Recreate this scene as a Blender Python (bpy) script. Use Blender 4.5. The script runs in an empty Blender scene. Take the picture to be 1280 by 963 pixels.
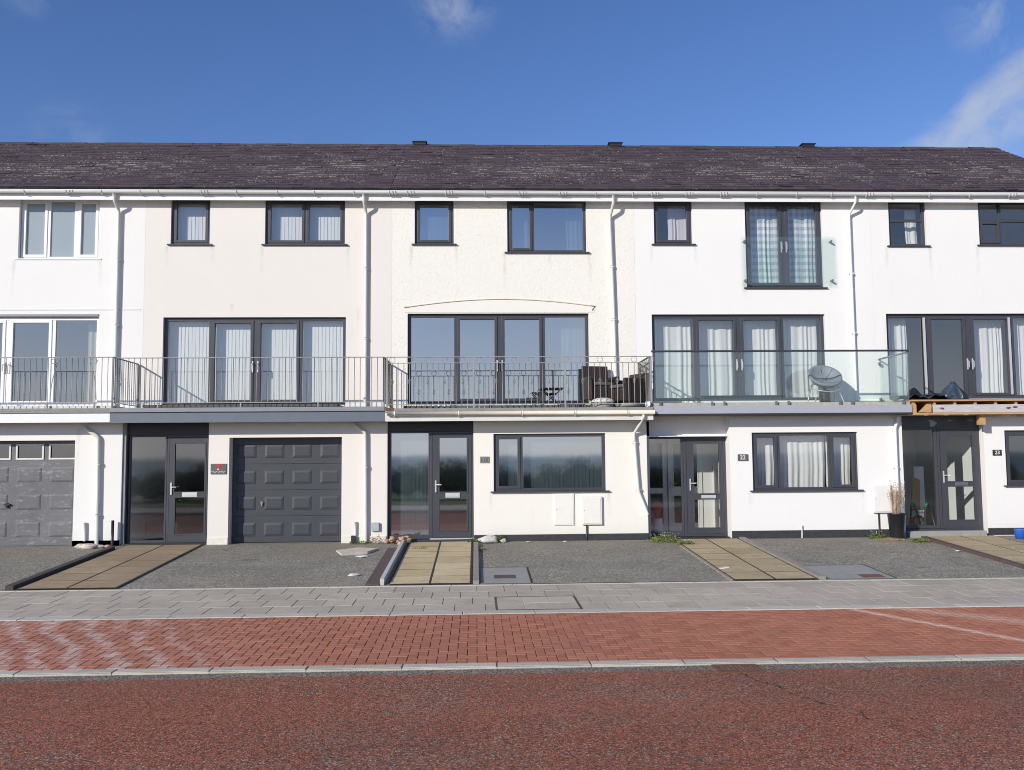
import bpy, bmesh, math, random
from mathutils import Vector, Matrix
random.seed(7)
S = bpy.context.scene
COL = S.collection
R = math.radians
PI = math.pi

# ------------------------------------------------------------------ mesh builder
class MB:
    def __init__(s):
        s.v = []; s.f = []; s.sm = []; s.at = []
    def face(s, pts, smooth=False, a=0.0):
        i = len(s.v); s.v += [tuple(p) for p in pts]
        s.f.append(tuple(range(i, i + len(pts)))); s.sm.append(smooth); s.at.append(a)
    def box(s, x0, x1, y0, y1, z0, z1, a=0.0):
        if x0 > x1: x0, x1 = x1, x0
        if y0 > y1: y0, y1 = y1, y0
        if z0 > z1: z0, z1 = z1, z0
        i = len(s.v)
        s.v += [(x0,y0,z0),(x1,y0,z0),(x1,y1,z0),(x0,y1,z0),(x0,y0,z1),(x1,y0,z1),(x1,y1,z1),(x0,y1,z1)]
        for q in ((0,3,2,1),(4,5,6,7),(0,1,5,4),(1,2,6,5),(2,3,7,6),(3,0,4,7)):
            s.f.append(tuple(i + k for k in q)); s.sm.append(False); s.at.append(a)
        return s
    def ring(s, x0, x1, z0, z1, w, y0, y1, wb=None, wt=None):
        wb = w if wb is None else wb; wt = w if wt is None else wt
        s.box(x0, x0 + w, y0, y1, z0, z1); s.box(x1 - w, x1, y0, y1, z0, z1)
        s.box(x0 + w, x1 - w, y0, y1, z0, z0 + wb); s.box(x0 + w, x1 - w, y0, y1, z1 - wt, z1)
        return s
    def tube(s, pts, r, n=8, close=False, cap=True, r2=None):
        P = [Vector(p) for p in pts]; m = len(P); rows = []
        for i, p in enumerate(P):
            if close: d = P[(i + 1) % m] - P[i - 1]
            else: d = P[min(i + 1, m - 1)] - P[max(i - 1, 0)]
            d.normalize()
            u = d.cross(Vector((0, 0, 1)))
            if u.length < 1e-3: u = d.cross(Vector((0, 1, 0)))
            u.normalize(); w = u.cross(d)
            rr = r if r2 is None else r + (r2 - r) * i / max(1, m - 1)
            rows.append([p + (u * math.cos(2*PI*k/n) + w * math.sin(2*PI*k/n)) * rr for k in range(n)])
        i0 = len(s.v)
        for row in rows: s.v += [tuple(q) for q in row]
        for i in range(m if close else m - 1):
            j = (i + 1) % m
            for k in range(n):
                s.f.append((i0+i*n+k, i0+i*n+(k+1)%n, i0+j*n+(k+1)%n, i0+j*n+k)); s.sm.append(n > 4); s.at.append(0.0)
        if cap and not close:
            s.f.append(tuple(i0 + k for k in range(n))); s.sm.append(False); s.at.append(0.0)
            s.f.append(tuple(i0 + (m-1)*n + k for k in reversed(range(n)))); s.sm.append(False); s.at.append(0.0)
        return s
    def lathe(s, prof, cx, cy, n=24, ax=None, tilt=None):
        i0 = len(s.v)
        for r, z in prof:
            for k in range(n):
                p = Vector((r*math.cos(2*PI*k/n), r*math.sin(2*PI*k/n), z))
                if tilt is not None: p = tilt @ p
                s.v.append((cx + p.x, cy + p.y, p.z if tilt is None else p.z))
        for i in range(len(prof)-1):
            for k in range(n):
                s.f.append((i0+i*n+k, i0+i*n+(k+1)%n, i0+(i+1)*n+(k+1)%n, i0+(i+1)*n+k)); s.sm.append(True); s.at.append(0.0)
        return s
    def blob(s, c, rad, sc=(1,1,1), seed=0, n=3, rough=.25):
        bm = bmesh.new(); bmesh.ops.create_icosphere(bm, subdivisions=n, radius=1)
        rnd = random.Random(seed); ph = [rnd.uniform(0, 6.28) for _ in range(9)]
        i0 = len(s.v)
        for v in bm.verts:
            p = v.co
            k = 1 + rough*(math.sin(3.1*p.x+ph[0])*math.sin(2.7*p.y+ph[1])+.6*math.sin(5.3*p.z+ph[2]+2*p.x)+.4*math.sin(9*p.y+ph[3]+3*p.z))
            s.v.append((c[0]+p.x*k*rad*sc[0], c[1]+p.y*k*rad*sc[1], c[2]+p.z*k*rad*sc[2]))
        for f in bm.faces:
            s.f.append(tuple(i0+v.index for v in f.verts)); s.sm.append(True); s.at.append(0.0)
        bm.free(); return s
    def build(s, name, mat, parent=None, bevel=0, attr=None, origin=None):
        # origin: world point; parent: object with ['_o'] world origin
        o = origin
        if o is None:
            o = ORG.get(parent.name) if parent else None
        if o is None:
            xs = [p[0] for p in s.v]; ys = [p[1] for p in s.v]; zs = [p[2] for p in s.v]
            o = ((min(xs)+max(xs))/2, (min(ys)+max(ys))/2, min(zs))
        me = bpy.data.meshes.new(name)
        me.from_pydata([(p[0]-o[0], p[1]-o[1], p[2]-o[2]) for p in s.v], [], s.f)
        me.polygons.foreach_set('use_smooth', s.sm)
        if attr:
            a = me.attributes.new(attr, 'FLOAT', 'FACE'); a.data.foreach_set('value', s.at)
        me.update()
        ob = bpy.data.objects.new(name, me); COL.objects.link(ob)
        me.materials.append(mat)
        if parent: ob.parent = parent
        else: ob.location = o
        ORG[ob.name] = o
        if bevel:
            m = ob.modifiers.new('bevel', 'BEVEL'); m.width = bevel; m.segments = 2; m.limit_method = 'ANGLE'
        return ob
ORG = {}

def tag(o, label=None, cat=None, group=None, kind=None):
    if label: o['label'] = label
    if cat: o['category'] = cat
    if group: o['group'] = group
    if kind: o['kind'] = kind
    return o
def thing(name, loc, label, cat, group=None):
    o = bpy.data.objects.new(name, None); COL.objects.link(o); o.location = loc
    o.empty_display_size = .2
    ORG[o.name] = tuple(loc)
    return tag(o, label, cat, group)
def structure(mb, name, mat, **k):
    return tag(mb.build(name, mat, **k), kind='structure')

# ------------------------------------------------------------------ materials
class NT:
    def __init__(s, name):
        s.m = bpy.data.materials.new(name); s.m.use_nodes = True
        s.t = s.m.node_tree; s.t.nodes.clear()
        s.out = s.n('ShaderNodeOutputMaterial')
    def n(s, typ, **k):
        nd = s.t.nodes.new(typ)
        for a, b in k.items(): setattr(nd, a, b)
        return nd
    def l(s, a, b): s.t.links.new(a, b)
    def val(s, sock, x):
        if isinstance(x, (int, float)): sock.default_value = x
        elif isinstance(x, tuple): sock.default_value = (*x, 1) if len(x) == 3 and len(sock.default_value) == 4 else x
        else: s.l(x, sock)
    def math(s, op, a, b=0.0, c=None, clamp=False):
        nd = s.n('ShaderNodeMath', operation=op); nd.use_clamp = clamp
        s.val(nd.inputs[0], a); s.val(nd.inputs[1], b)
        if c is not None: s.val(nd.inputs[2], c)
        return nd.outputs[0]
    def mix(s, f, a, b, typ='MIX'):
        nd = s.n('ShaderNodeMix', data_type='RGBA', blend_type=typ)
        s.val(nd.inputs[0], f); s.val(nd.inputs[6], a); s.val(nd.inputs[7], b)
        return nd.outputs[2]
    def ramp(s, f, lo, hi):
        nd = s.n('ShaderNodeMapRange'); nd.clamp = True
        s.val(nd.inputs[0], f); nd.inputs[1].default_value = lo; nd.inputs[2].default_value = hi
        return nd.outputs[0]
    def coord(s, sc=(1,1,1), loc=(0,0,0)):
        c = s.n('ShaderNodeTexCoord'); mp = s.n('ShaderNodeMapping')
        s.l(c.outputs['Object'], mp.inputs[0]); mp.inputs['Scale'].default_value = sc; mp.inputs['Location'].default_value = loc
        return mp.outputs[0]
    def noise(s, vec, scale, det=4, rough=.6, dist=0.0):
        nd = s.n('ShaderNodeTexNoise'); s.l(vec, nd.inputs['Vector'])
        nd.inputs['Scale'].default_value = scale; nd.inputs['Detail'].default_value = det
        nd.inputs['Roughness'].default_value = rough; nd.inputs['Distortion'].default_value = dist
        return nd.outputs[0]
    def vor(s, vec, scale, feat='F1', out='Distance'):
        nd = s.n('ShaderNodeTexVoronoi', feature=feat); s.l(vec, nd.inputs['Vector']); nd.inputs['Scale'].default_value = scale
        return nd.outputs[out]
    def bump(s, h, strength=.3, dist=.01, normal=None):
        nd = s.n('ShaderNodeBump'); s.l(h, nd.inputs['Height'])
        nd.inputs['Strength'].default_value = strength; nd.inputs['Distance'].default_value = dist
        if normal is not None: s.l(normal, nd.inputs['Normal'])
        return nd.outputs[0]
    def attr(s, name):
        return s.n('ShaderNodeAttribute', attribute_name=name).outputs['Fac']
    def sep(s, v):
        nd = s.n('ShaderNodeSeparateXYZ'); s.l(v, nd.inputs[0]); return nd.outputs
    def pbr(s, col, rough=.6, metal=0.0, normal=None, spec=.5):
        b = s.n('ShaderNodeBsdfPrincipled')
        s.val(b.inputs['Base Color'], col); s.val(b.inputs['Roughness'], rough); s.val(b.inputs['Metallic'], metal)
        b.inputs['Specular IOR Level'].default_value = spec
        if normal is not None: s.l(normal, b.inputs['Normal'])
        s.l(b.outputs[0], s.out.inputs[0]); return b

def sc(c, k): return tuple(min(1, x*k) for x in c)
def pm(name, col, rough=.6, var=.12, scale=6., metal=0., bump=0., bscale=60., spec=.5, stretch=(1,1,1)):
    t = NT(name); v = t.coord(stretch)
    n = t.noise(v, scale, 5, .65)
    c = t.mix(t.ramp(n, .25, .75), sc(col, 1-var), sc(col, 1+var))
    nm = t.bump(t.noise(v, bscale, 3), bump, .01) if bump else None
    r = t.math('ADD', t.math('MULTIPLY', n, .12), rough - .06)
    t.pbr(c, r, metal, nm, spec); return t.m

def render_wall(name, col, rough_cast=0.0, dirt=.5, drips=()):
    t = NT(name); v = t.coord()
    big = t.noise(v, .5, 4, .6); mid = t.noise(v, 5, 4, .6); fine = t.noise(v, 90, 3, .6)
    vs = t.coord((3.5, 3.5, .35)); streak = t.noise(vs, 1.6, 5, .65)
    c = t.mix(t.ramp(big, .3, .7), sc(col, .965), sc(col, 1.0))
    c = t.mix(t.math('MULTIPLY', t.ramp(mid, .5, .8), .05*dirt+.03), c, sc(col, .75))
    c = t.mix(t.math('MULTIPLY', t.ramp(streak, .58, .8), .16*dirt), c, (col[0]*.66, col[1]*.60, col[2]*.46))
    xyz = t.sep(v)
    for (dx, dz, ln, am) in drips:
        wv = t.math('ADD', xyz[0], t.math('MULTIPLY', t.math('SUBTRACT', t.noise(v, 3.5, 3), .5), .09))
        d = t.math('ABSOLUTE', t.math('SUBTRACT', wv, dx))
        k = t.math('MULTIPLY', t.ramp(d, .055, .005), t.math('MULTIPLY', t.ramp(xyz[2], dz - ln, dz), t.math('LESS_THAN', xyz[2], dz)))
        c = t.mix(t.math('MULTIPLY', t.math('MULTIPLY', k, t.ramp(mid, .25, .6)), am), c, (.36, .30, .20))
    low = t.math('MULTIPLY', t.ramp(t.math('ADD', xyz[2], t.math('MULTIPLY', mid, .25)), .5, .12), .22*dirt)
    c = t.mix(low, c, (.40, .37, .30))
    h = fine
    if rough_cast:
        vo = t.vor(v, 26, 'SMOOTH_F1'); lump = t.noise(v, 22, 4, .6, .6)
        # trowel ticks: sparse short marks
        tk = t.ramp(t.noise(t.coord((9, 9, 14), (3, 1, 2)), 1.3, 4, .7, 1.5), .60, .66)
        h = t.math('ADD', t.math('MULTIPLY', fine, .25), t.math('ADD', t.math('MULTIPLY', vo, .5), t.math('ADD', lump, t.math('MULTIPLY', tk, .9))))
        nm = t.bump(h, rough_cast, .012)
    else:
        h = t.math('ADD', t.math('MULTIPLY', fine, .4), mid)
        nm = t.bump(h, .10, .008)
    t.pbr(c, .85, 0, nm, .25); return t.m

M = {}
M['wall_white'] = render_wall('white masonry paint', (.815, .805, .775), 0, .5, drips=((-0.120, 5.90, 0.80, 0.35), (1.680, 5.90, 0.70, 0.30), (1.750, 2.30, 1.20, 0.30),))
M['wall_pink'] = render_wall('pinkish cream render', (.775, .737, .685), 0, .45, drips=((-2.147, 6.20, 0.60, 0.30), (-1.188, 6.20, 0.50, 0.25), (-0.157, 6.20, 0.80, 0.30), (1.672, 6.20, 0.70, 0.30), (1.893, 4.90, 0.90, 0.20), (-0.758, 4.95, 0.22, 0.30),))
M['wall_cream'] = render_wall('cream roughcast', (.825, .80, .73), .42, .8, drips=((-2.200, 6.22, 0.70, 0.40), (-1.230, 6.22, 0.50, 0.35), (-0.210, 6.04, 0.90, 0.40), (1.640, 6.04, 0.80, 0.40), (0.770, 6.04, 0.50, 0.20),))
M['wall_cream_flat'] = render_wall('cream smooth render', (.825, .80, .73), 0, .8, drips=((-0.540, 0.97, 0.50, 0.35), (1.830, 0.97, 0.60, 0.35), (0.670, 0.97, 0.40, 0.20),))
M['wall_white2'] = render_wall('fresh white render', (.825, .815, .79), 0, .3, drips=((-2.233, 6.22, 0.50, 0.25), (-1.272, 6.22, 0.50, 0.25), (-0.223, 5.40, 0.35, 0.60), (1.683, 5.40, 0.30, 0.35), (-0.522, 0.94, 0.40, 0.25), (1.777, 0.94, 0.50, 0.25),))
M['wall_white3'] = render_wall('white render patched', (.82, .81, .785), 0, .7, drips=((-2.250, 6.19, 0.60, 0.30), (-1.280, 6.19, 0.70, 0.35), (-0.230, 6.20, 0.80, 0.30), (-2.350, 4.60, 1.00, 0.20),))
M['plinth'] = pm('black plinth paint', (.035, .036, .04), .7, .35, 12, bump=.2)
M['plinth_pale'] = pm('pale plinth', (.74, .70, .63), .85, .12, 7, bump=.1)
M['anthracite'] = pm('anthracite frame', (.055, .057, .068), .38, .06, 4)
M['anth_dark'] = pm('charcoal panel', (.028, .028, .030), .45, .08, 4)
M['upvc'] = pm('white upvc', (.80, .81, .81), .35, .03, 4)
M['upvc_old'] = pm('aged white plastic', (.67, .66, .62), .45, .08, 3)
M['upvc_cream'] = pm('yellowed plastic', (.74, .66, .54), .5, .1, 3)
M['fascia_grey'] = pm('grey fascia board', (.125, .150, .185), .45, .06, 5)
M['cap_grey'] = pm('grey edge trim', (.24, .25, .27), .45, .08, 6)
M['fascia_blue'] = pm('pale blue grey fascia', (.37, .385, .44), .45, .05, 5)
M['meter_cream'] = pm('painted meter box', (.80, .775, .72), .6, .04, 5)
M['meter_white'] = pm('white meter box', (.80, .79, .765), .6, .05, 5)
M['lead'] = pm('weathered felt edge', (.25, .25, .235), .8, .2, 9, bump=.1)
M['deck_beige'] = pm('beige deck edge', (.40, .385, .31), .85, .2, 9, bump=.1)
M['deck_grey'] = pm('grey deck', (.22, .22, .21), .9, .2, 8, bump=.15)
M['decking_dark'] = pm('dark decking', (.10, .10, .095), .85, .3, 12, bump=.2)
M['iron'] = pm('painted grey iron', (.31, .305, .29), .5, .2, 30)
M['iron_green'] = pm('weathered iron', (.19, .192, .175), .65, .3, 25)
M['steel'] = pm('brushed steel', (.55, .55, .54), .3, .05, 20, metal=1.)
M['steel_dull'] = pm('dull steel', (.30, .30, .30), .4, .1, 20, metal=.8)
M['letter'] = pm('satin silver', (.66, .66, .66), .35, .05, 20, metal=.4)
M['interior'] = pm('pale interior wall', (.62, .60, .56), .9, .05, 2)
M['ceiling'] = pm('white ceiling', (.75, .75, .73), .9, .03, 2)
M['carpet'] = pm('dull carpet', (.20, .18, .16), .95, .15, 20, bump=.1)
M['wood'] = pm('fresh sawn timber', (.50, .30, .14), .7, .25, 5, stretch=(.6, 6, 6), bump=.1, bscale=20)
M['wood_grey'] = pm('weathered primed timber', (.50, .48, .47), .8, .25, 5, stretch=(.8, 6, 6), bump=.15, bscale=20)
M['wood_dark'] = pm('stained timber edging', (.055, .045, .042), .8, .3, 6, bump=.3, bscale=30)
M['slate_strip'] = pm('brown slate strip', (.095, .065, .062), .85, .25, 8, bump=.2)
M['edging'] = pm('concrete edging', (.28, .25, .215), .9, .2, 10, bump=.3)
M['wood_pale'] = pm('interior ply', (.50, .33, .17), .7, .2, 5, stretch=(4, 4, .5))
M['rattan'] = NT('dark rattan').m
M['black_plastic'] = pm('black plastic', (.02, .021, .024), .4, .2, 10)
M['soil'] = pm('soil', (.06, .045, .03), .95, .4, 30, bump=.5)
M['rust'] = pm('rusty iron', (.16, .07, .04), .85, .4, 25, bump=.3)
M['cast'] = pm('cast iron', (.07, .065, .06), .7, .3, 25, bump=.3)
M['concrete'] = pm('smooth concrete patch', (.29, .29, .275), .9, .14, 5, bump=.15, bscale=90)
M['gap'] = pm('dirt filled joint', (.03, .028, .022), .95, .3, 20)
M['stone'] = pm('beach stone', (.55, .50, .42), .85, .25, 9, bump=.3, bscale=40)
M['stone_white'] = pm('white stone', (.62, .61, .57), .85, .2, 9, bump=.3, bscale=40)
M['terracotta'] = pm('broken pink stone', (.48, .30, .23), .85, .35, 9, bump=.4, bscale=40)
M['red'] = pm('red fabric', (.50, .03, .025), .7, .2, 8)
M['orange'] = pm('orange mesh', (.55, .14, .05), .7, .3, 12)
M['blue'] = pm('blue plastic', (.03, .14, .62), .4, .1, 8)
M['green_frame'] = pm('green tubing', (.02, .16, .06), .4, .15, 10)
M['dark_frame'] = pm('dark tubing', (.035, .045, .035), .4, .15, 10)
M['grass_dry'] = pm('dry grass', (.34, .25, .13), .9, .35, 6)
M['plume'] = pm('dry plume', (.42, .31, .21), .95, .3, 9)
M['weed'] = pm('weed green', (.11, .17, .035), .75, .4, 12)
M['weed2'] = pm('weed light green', (.20, .25, .05), .75, .4, 12)
M['petal'] = pm('white petal', (.8, .8, .7), .8, .1, 12)
M['plant'] = pm('leaf green', (.05, .13, .03), .6, .3, 12)
M['cushion_grey'] = pm('grey padded shell', (.20, .215, .24), .55, .15, 9)
M['tub_frame'] = pm('pale metal legs', (.50, .50, .48), .4, .1, 12, metal=.3)
M['sign_slate'] = pm('slate plaque', (.10, .105, .10), .6, .2, 20)
M['sign_bronze'] = pm('dull bronze plaque', (.13, .122, .105), .55, .15, 30)
M['digit'] = pm('white lettering', (.80, .80, .78), .5, .02, 4)
M['digit_dull'] = pm('worn pewter lettering', (.34, .335, .32), .5, .1, 14)
M['white_door'] = pm('white inner door', (.76, .76, .74), .4, .03, 4)
M['bin_black'] = pm('crumpled black sheet', (.022, .026, .032), .32, .2, 6, bump=.6, bscale=18)
M['bag'] = pm('dark blue bag', (.035, .055, .085), .35, .3, 6, bump=.5, bscale=22)
M['cover'] = pm('pale stone drum', (.58, .56, .52), .8, .2, 8)
M['tray'] = pm('grey tray', (.30, .30, .29), .7, .2, 8)
M['box_grey'] = pm('grey plastic box', (.40, .42, .46), .5, .06, 6)

def blind_mat(name, col, trans=.15, rough=.9):
    t = NT(name); v = t.coord()
    n = t.noise(v, 3, 3)
    c = t.mix(n, sc(col, .92), col)
    d = t.n('ShaderNodeBsdfDiffuse'); tr = t.n('ShaderNodeBsdfTranslucent'); mx = t.n('ShaderNodeMixShader')
    t.l(c, d.inputs[0]); t.l(c, tr.inputs[0]); mx.inputs[0].default_value = trans
    t.l(d.outputs[0], mx.inputs[1]); t.l(tr.outputs[0], mx.inputs[2]); t.l(mx.outputs[0], t.out.inputs[0])
    return t.m
M['blind'] = blind_mat('white vertical blind', (.88, .89, .88))
M['blind_blue'] = blind_mat('pale blue blind', (.52, .58, .62))
M['curtain'] = blind_mat('white curtain', (.86, .86, .84))
M['curtain_cream'] = blind_mat('cream curtain', (.72, .69, .58))
M['curtain_pink'] = blind_mat('pale lilac curtain', (.74, .70, .73))
def gingham():
    t = NT('blue gingham'); v = t.coord(); x = t.sep(v)
    a = t.math('GREATER_THAN', t.math('FRACT', t.math('MULTIPLY', x[0], 7.5)), .5)
    b = t.math('GREATER_THAN', t.math('FRACT', t.math('MULTIPLY', x[2], 6.4)), .5)
    k = t.math('MULTIPLY', t.math('ADD', a, b), .5)
    c = t.mix(k, (.82, .83, .82), (.34, .41, .46))
    d = t.n('ShaderNodeBsdfDiffuse'); t.l(c, d.inputs[0]); t.l(d.outputs[0], t.out.inputs[0]); return t.m
M['gingham'] = gingham()

def glass(name, c, tint=(.90, .94, .93), k=1.6, rough=.035, haze=0.0, hz=(.6, .68, .7)):
    t = NT(name)
    lw = t.n('ShaderNodeLayerWeight'); lw.inputs[0].default_value = .5
    fac = t.math('ADD', t.math('MULTIPLY', t.math('POWER', lw.outputs['Facing'], 4.5), .85), c, clamp=True)
    tr = t.n('ShaderNodeBsdfTransparent'); tr.inputs[0].default_value = (*tint, 1)
    gl = t.n('ShaderNodeBsdfGlossy'); gl.inputs['Roughness'].default_value = rough
    v = t.coord()
    nm = t.bump(t.noise(v, 1.3, 2), .02, .02); t.l(nm, gl.inputs['Normal'])
    mx = t.n('ShaderNodeMixShader'); t.l(fac, mx.inputs[0]); t.l(tr.outputs[0], mx.inputs[1]); t.l(gl.outputs[0], mx.inputs[2])
    o = mx.outputs[0]
    if haze:
        df = t.n('ShaderNodeBsdfDiffuse'); df.inputs[0].default_value = (*hz, 1)
        m2 = t.n('ShaderNodeMixShader'); m2.inputs[0].default_value = haze
        t.l(o, m2.inputs[1]); t.l(df.outputs[0], m2.inputs[2]); o = m2.outputs[0]
    t.l(o, t.out.inputs[0]); return t.m
M['glass'] = glass('window glass', .21, (.97, .985, .985))
M['glass_coated'] = glass('coated window glass', .54, (.60, .66, .68))
M['glass_mid'] = glass('bright window glass', .34, (.85, .88, .88))
M['glass_clear'] = glass('clear glass', .07)
M['glass_frost'] = glass('obscured glass', .16, haze=.6, hz=(.50, .58, .62))
M['glass_green'] = glass('balustrade glass', .035, (.945, .98, .97), haze=.022)

def rattan():
    m = M['rattan']; t = NT.__new__(NT); t.m = m; t.t = m.node_tree; t.out = t.t.nodes[0]
    v = t.coord(); x = t.sep(v)
    w1 = t.n('ShaderNodeTexWave', wave_type='BANDS', bands_direction='Z'); t.l(v, w1.inputs[0]); w1.inputs['Scale'].default_value = 22
    w2 = t.n('ShaderNodeTexWave', wave_type='BANDS', bands_direction='X'); t.l(v, w2.inputs[0]); w2.inputs['Scale'].default_value = 9
    h = t.math('MULTIPLY', w1.outputs[1], w2.outputs[1])
    c = t.mix(h, (.022, .014, .012), (.085, .055, .047))
    t.pbr(c, .6, 0, t.bump(h, .5, .01)); 
rattan()

def slate():
    t = NT('roof slate'); a = t.attr('rnd'); v = t.coord()
    fr = t.math('FRACT', a); ed = t.math('GREATER_THAN', a, .999)
    c = t.mix(fr, (.060, .043, .048), (.115, .083, .090))
    n = t.noise(v, 1.1, 4, .6); c = t.mix(t.math('MULTIPLY', t.ramp(n, .4, .75), .5), c, (.10, .068, .078))
    n2 = t.noise(t.coord((15, 16, 16)), 1.7, 5, .8)
    x = t.sep(v)
    band = t.math('MULTIPLY', t.ramp(x[2], 9.6, 8.5), t.ramp(x[2], 7.35, 7.9))
    cl = t.noise(t.coord((.8, 1, 1), (4, 0, 0)), .9, 4, .65)
    thr = t.math('ADD', t.math('MULTIPLY', band, .10), t.math('MULTIPLY', t.math('SUBTRACT', cl, .5), .42))
    li = t.ramp(t.math('ADD', n2, thr), .755, .78)
    edge = t.math('MULTIPLY', ed, t.ramp(t.math('ADD', t.noise(t.coord((20, 16, 12)), 1.3, 4, .8), t.math('MULTIPLY', thr, 1.0)), .60, .66))
    li = t.math('MAXIMUM', t.math('MULTIPLY', li, .55), t.math('MULTIPLY', edge, .8))
    yl = t.noise(v, 7, 2); lc = t.mix(t.ramp(yl, .45, .65), (.50, .47, .42), (.44, .40, .26))
    c = t.mix(li, c, lc)
    o2 = t.noise(v, 3.3, 4, .7); c = t.mix(t.math('MULTIPLY', t.ramp(o2, .66, .75), .45), c, (.15, .07, .04))
    t.pbr(c, .62, 0, t.bump(t.noise(v, 40, 3), .25, .01), .35); return t.m
M['slate'] = slate()
M['ridge'] = pm('ridge tile', (.075, .055, .055), .8, .4, 3, bump=.2)

def road_mat():
    t = NT('red chip asphalt'); v = t.coord()
    vc = t.n('ShaderNodeTexVoronoi'); t.l(v, vc.inputs['Vector']); vc.inputs['Scale'].default_value = 76
    cr = t.sep(vc.outputs['Color'])
    red = t.mix(cr[0], (.17, .055, .030), (.82, .275, .145))
    grey = t.mix(cr[1], (.08, .07, .056), (.60, .53, .42))
    p1 = t.noise(v, .55, 6, .68, .4); p2 = t.noise(t.coord((.5, 1.6, 1), (3, 7, 0)), 1.5, 5, .7)
    x = t.sep(v)
    pn = t.math('ADD', t.math('MULTIPLY', p1, .6), t.math('MULTIPLY', p2, .4))
    # more worn to the right of the gully
    wx = t.math('MULTIPLY', t.ramp(x[0], -6, 7), .10)
    wn = t.ramp(t.math('ADD', pn, wx), .50, .68)
    prob = t.math('ADD', t.math('MULTIPLY', wn, .28), .08)
    # bare strip next to the kerb
    strip = t.ramp(t.math('ADD', x[1], t.math('MULTIPLY', t.math('SUBTRACT', p2, .5), .25)), -9.69, -9.63)
    prob = t.math('MAXIMUM', prob, t.math('MULTIPLY', strip, .97))
    isg = t.math('LESS_THAN', cr[2], prob)
    c = t.mix(isg, red, grey)
    dk = t.ramp(t.vor(v, 76, 'DISTANCE_TO_EDGE'), .0, .16)
    c = t.mix(t.math('MULTIPLY', t.math('SUBTRACT', 1.0, dk), .75), c, (.025, .02, .017))
    # dirt dark patches
    dn = t.noise(v, .25, 5, .7); c = t.mix(t.math('MULTIPLY', t.ramp(dn, .45, .7), .30), c, (.085, .04, .032))
    # a wandering crack from the gully
    cx = t.math('ADD', x[0], t.math('MULTIPLY', x[1], .38)); wob = t.math('MULTIPLY', t.math('SUBTRACT', t.noise(v, 2.3, 5, .7), .5), .55)
    ln = t.math('ABSOLUTE', t.math('ADD', t.math('ADD', cx, 1.30), wob))
    ck = t.math('MULTIPLY', t.ramp(ln, .018, .006), t.math('MULTIPLY', t.ramp(x[1], -9.5, -9.8), t.ramp(t.noise(v, 4, 3), .38, .5)))
    ck = t.math('MULTIPLY', ck, t.ramp(x[1], -12.2, -11.6))
    c = t.mix(ck, c, (.015, .014, .013))
    h = t.math('ADD', t.math('MULTIPLY', cr[0], .6), dk)
    t.pbr(c, .8, 0, t.bump(h, .8, .006), .3); return t.m
def drive_mat():
    t = NT('grey tarmac'); v = t.coord()
    vc = t.n('ShaderNodeTexVoronoi'); t.l(v, vc.inputs['Vector']); vc.inputs['Scale'].default_value = 56
    cr = t.sep(vc.outputs['Color'])
    c = t.mix(t.math('POWER', cr[0], 1.5), (.20, .184, .150), (.66, .61, .50))
    n = t.noise(v, .9, 6, .7, .5); c = t.mix(t.math('MULTIPLY', t.ramp(n, .42, .68), .55), c, (.22, .21, .18))
    wl = t.noise(t.coord((.7, 1.3, 1), (5, 5, 0)), .8, 6, .7); c = t.mix(t.math('MULTIPLY', t.ramp(wl, .52, .72), .45), c, (.50, .47, .40))
    oil = t.noise(t.coord((1, 1, 1), (1, 8, 0)), 1.4, 5, .75); c = t.mix(t.math('MULTIPLY', t.ramp(oil, .58, .70), .6), c, (.10, .098, .09))
    m = t.noise(t.coord((.5, 1.4, 1), (9, 2, 0)), 1.1, 5, .7)
    x = t.sep(v)
    near = t.ramp(x[1], -2.0, -.2)
    ms = t.math('MULTIPLY', t.ramp(t.math('ADD', m, t.math('MULTIPLY', near, .22)), .54, .72), .55)
    c = t.mix(ms, c, (.33, .29, .21))
    dk = t.ramp(t.vor(v, 56, 'DISTANCE_TO_EDGE'), 0, .15)
    c = t.mix(t.math('MULTIPLY', t.math('SUBTRACT', 1.0, dk), .7), c, (.03, .03, .028))
    t.pbr(c, .88, 0, t.bump(t.math('ADD', t.math('MULTIPLY', cr[0], .6), dk), .5, .004), .25); return t.m
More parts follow.
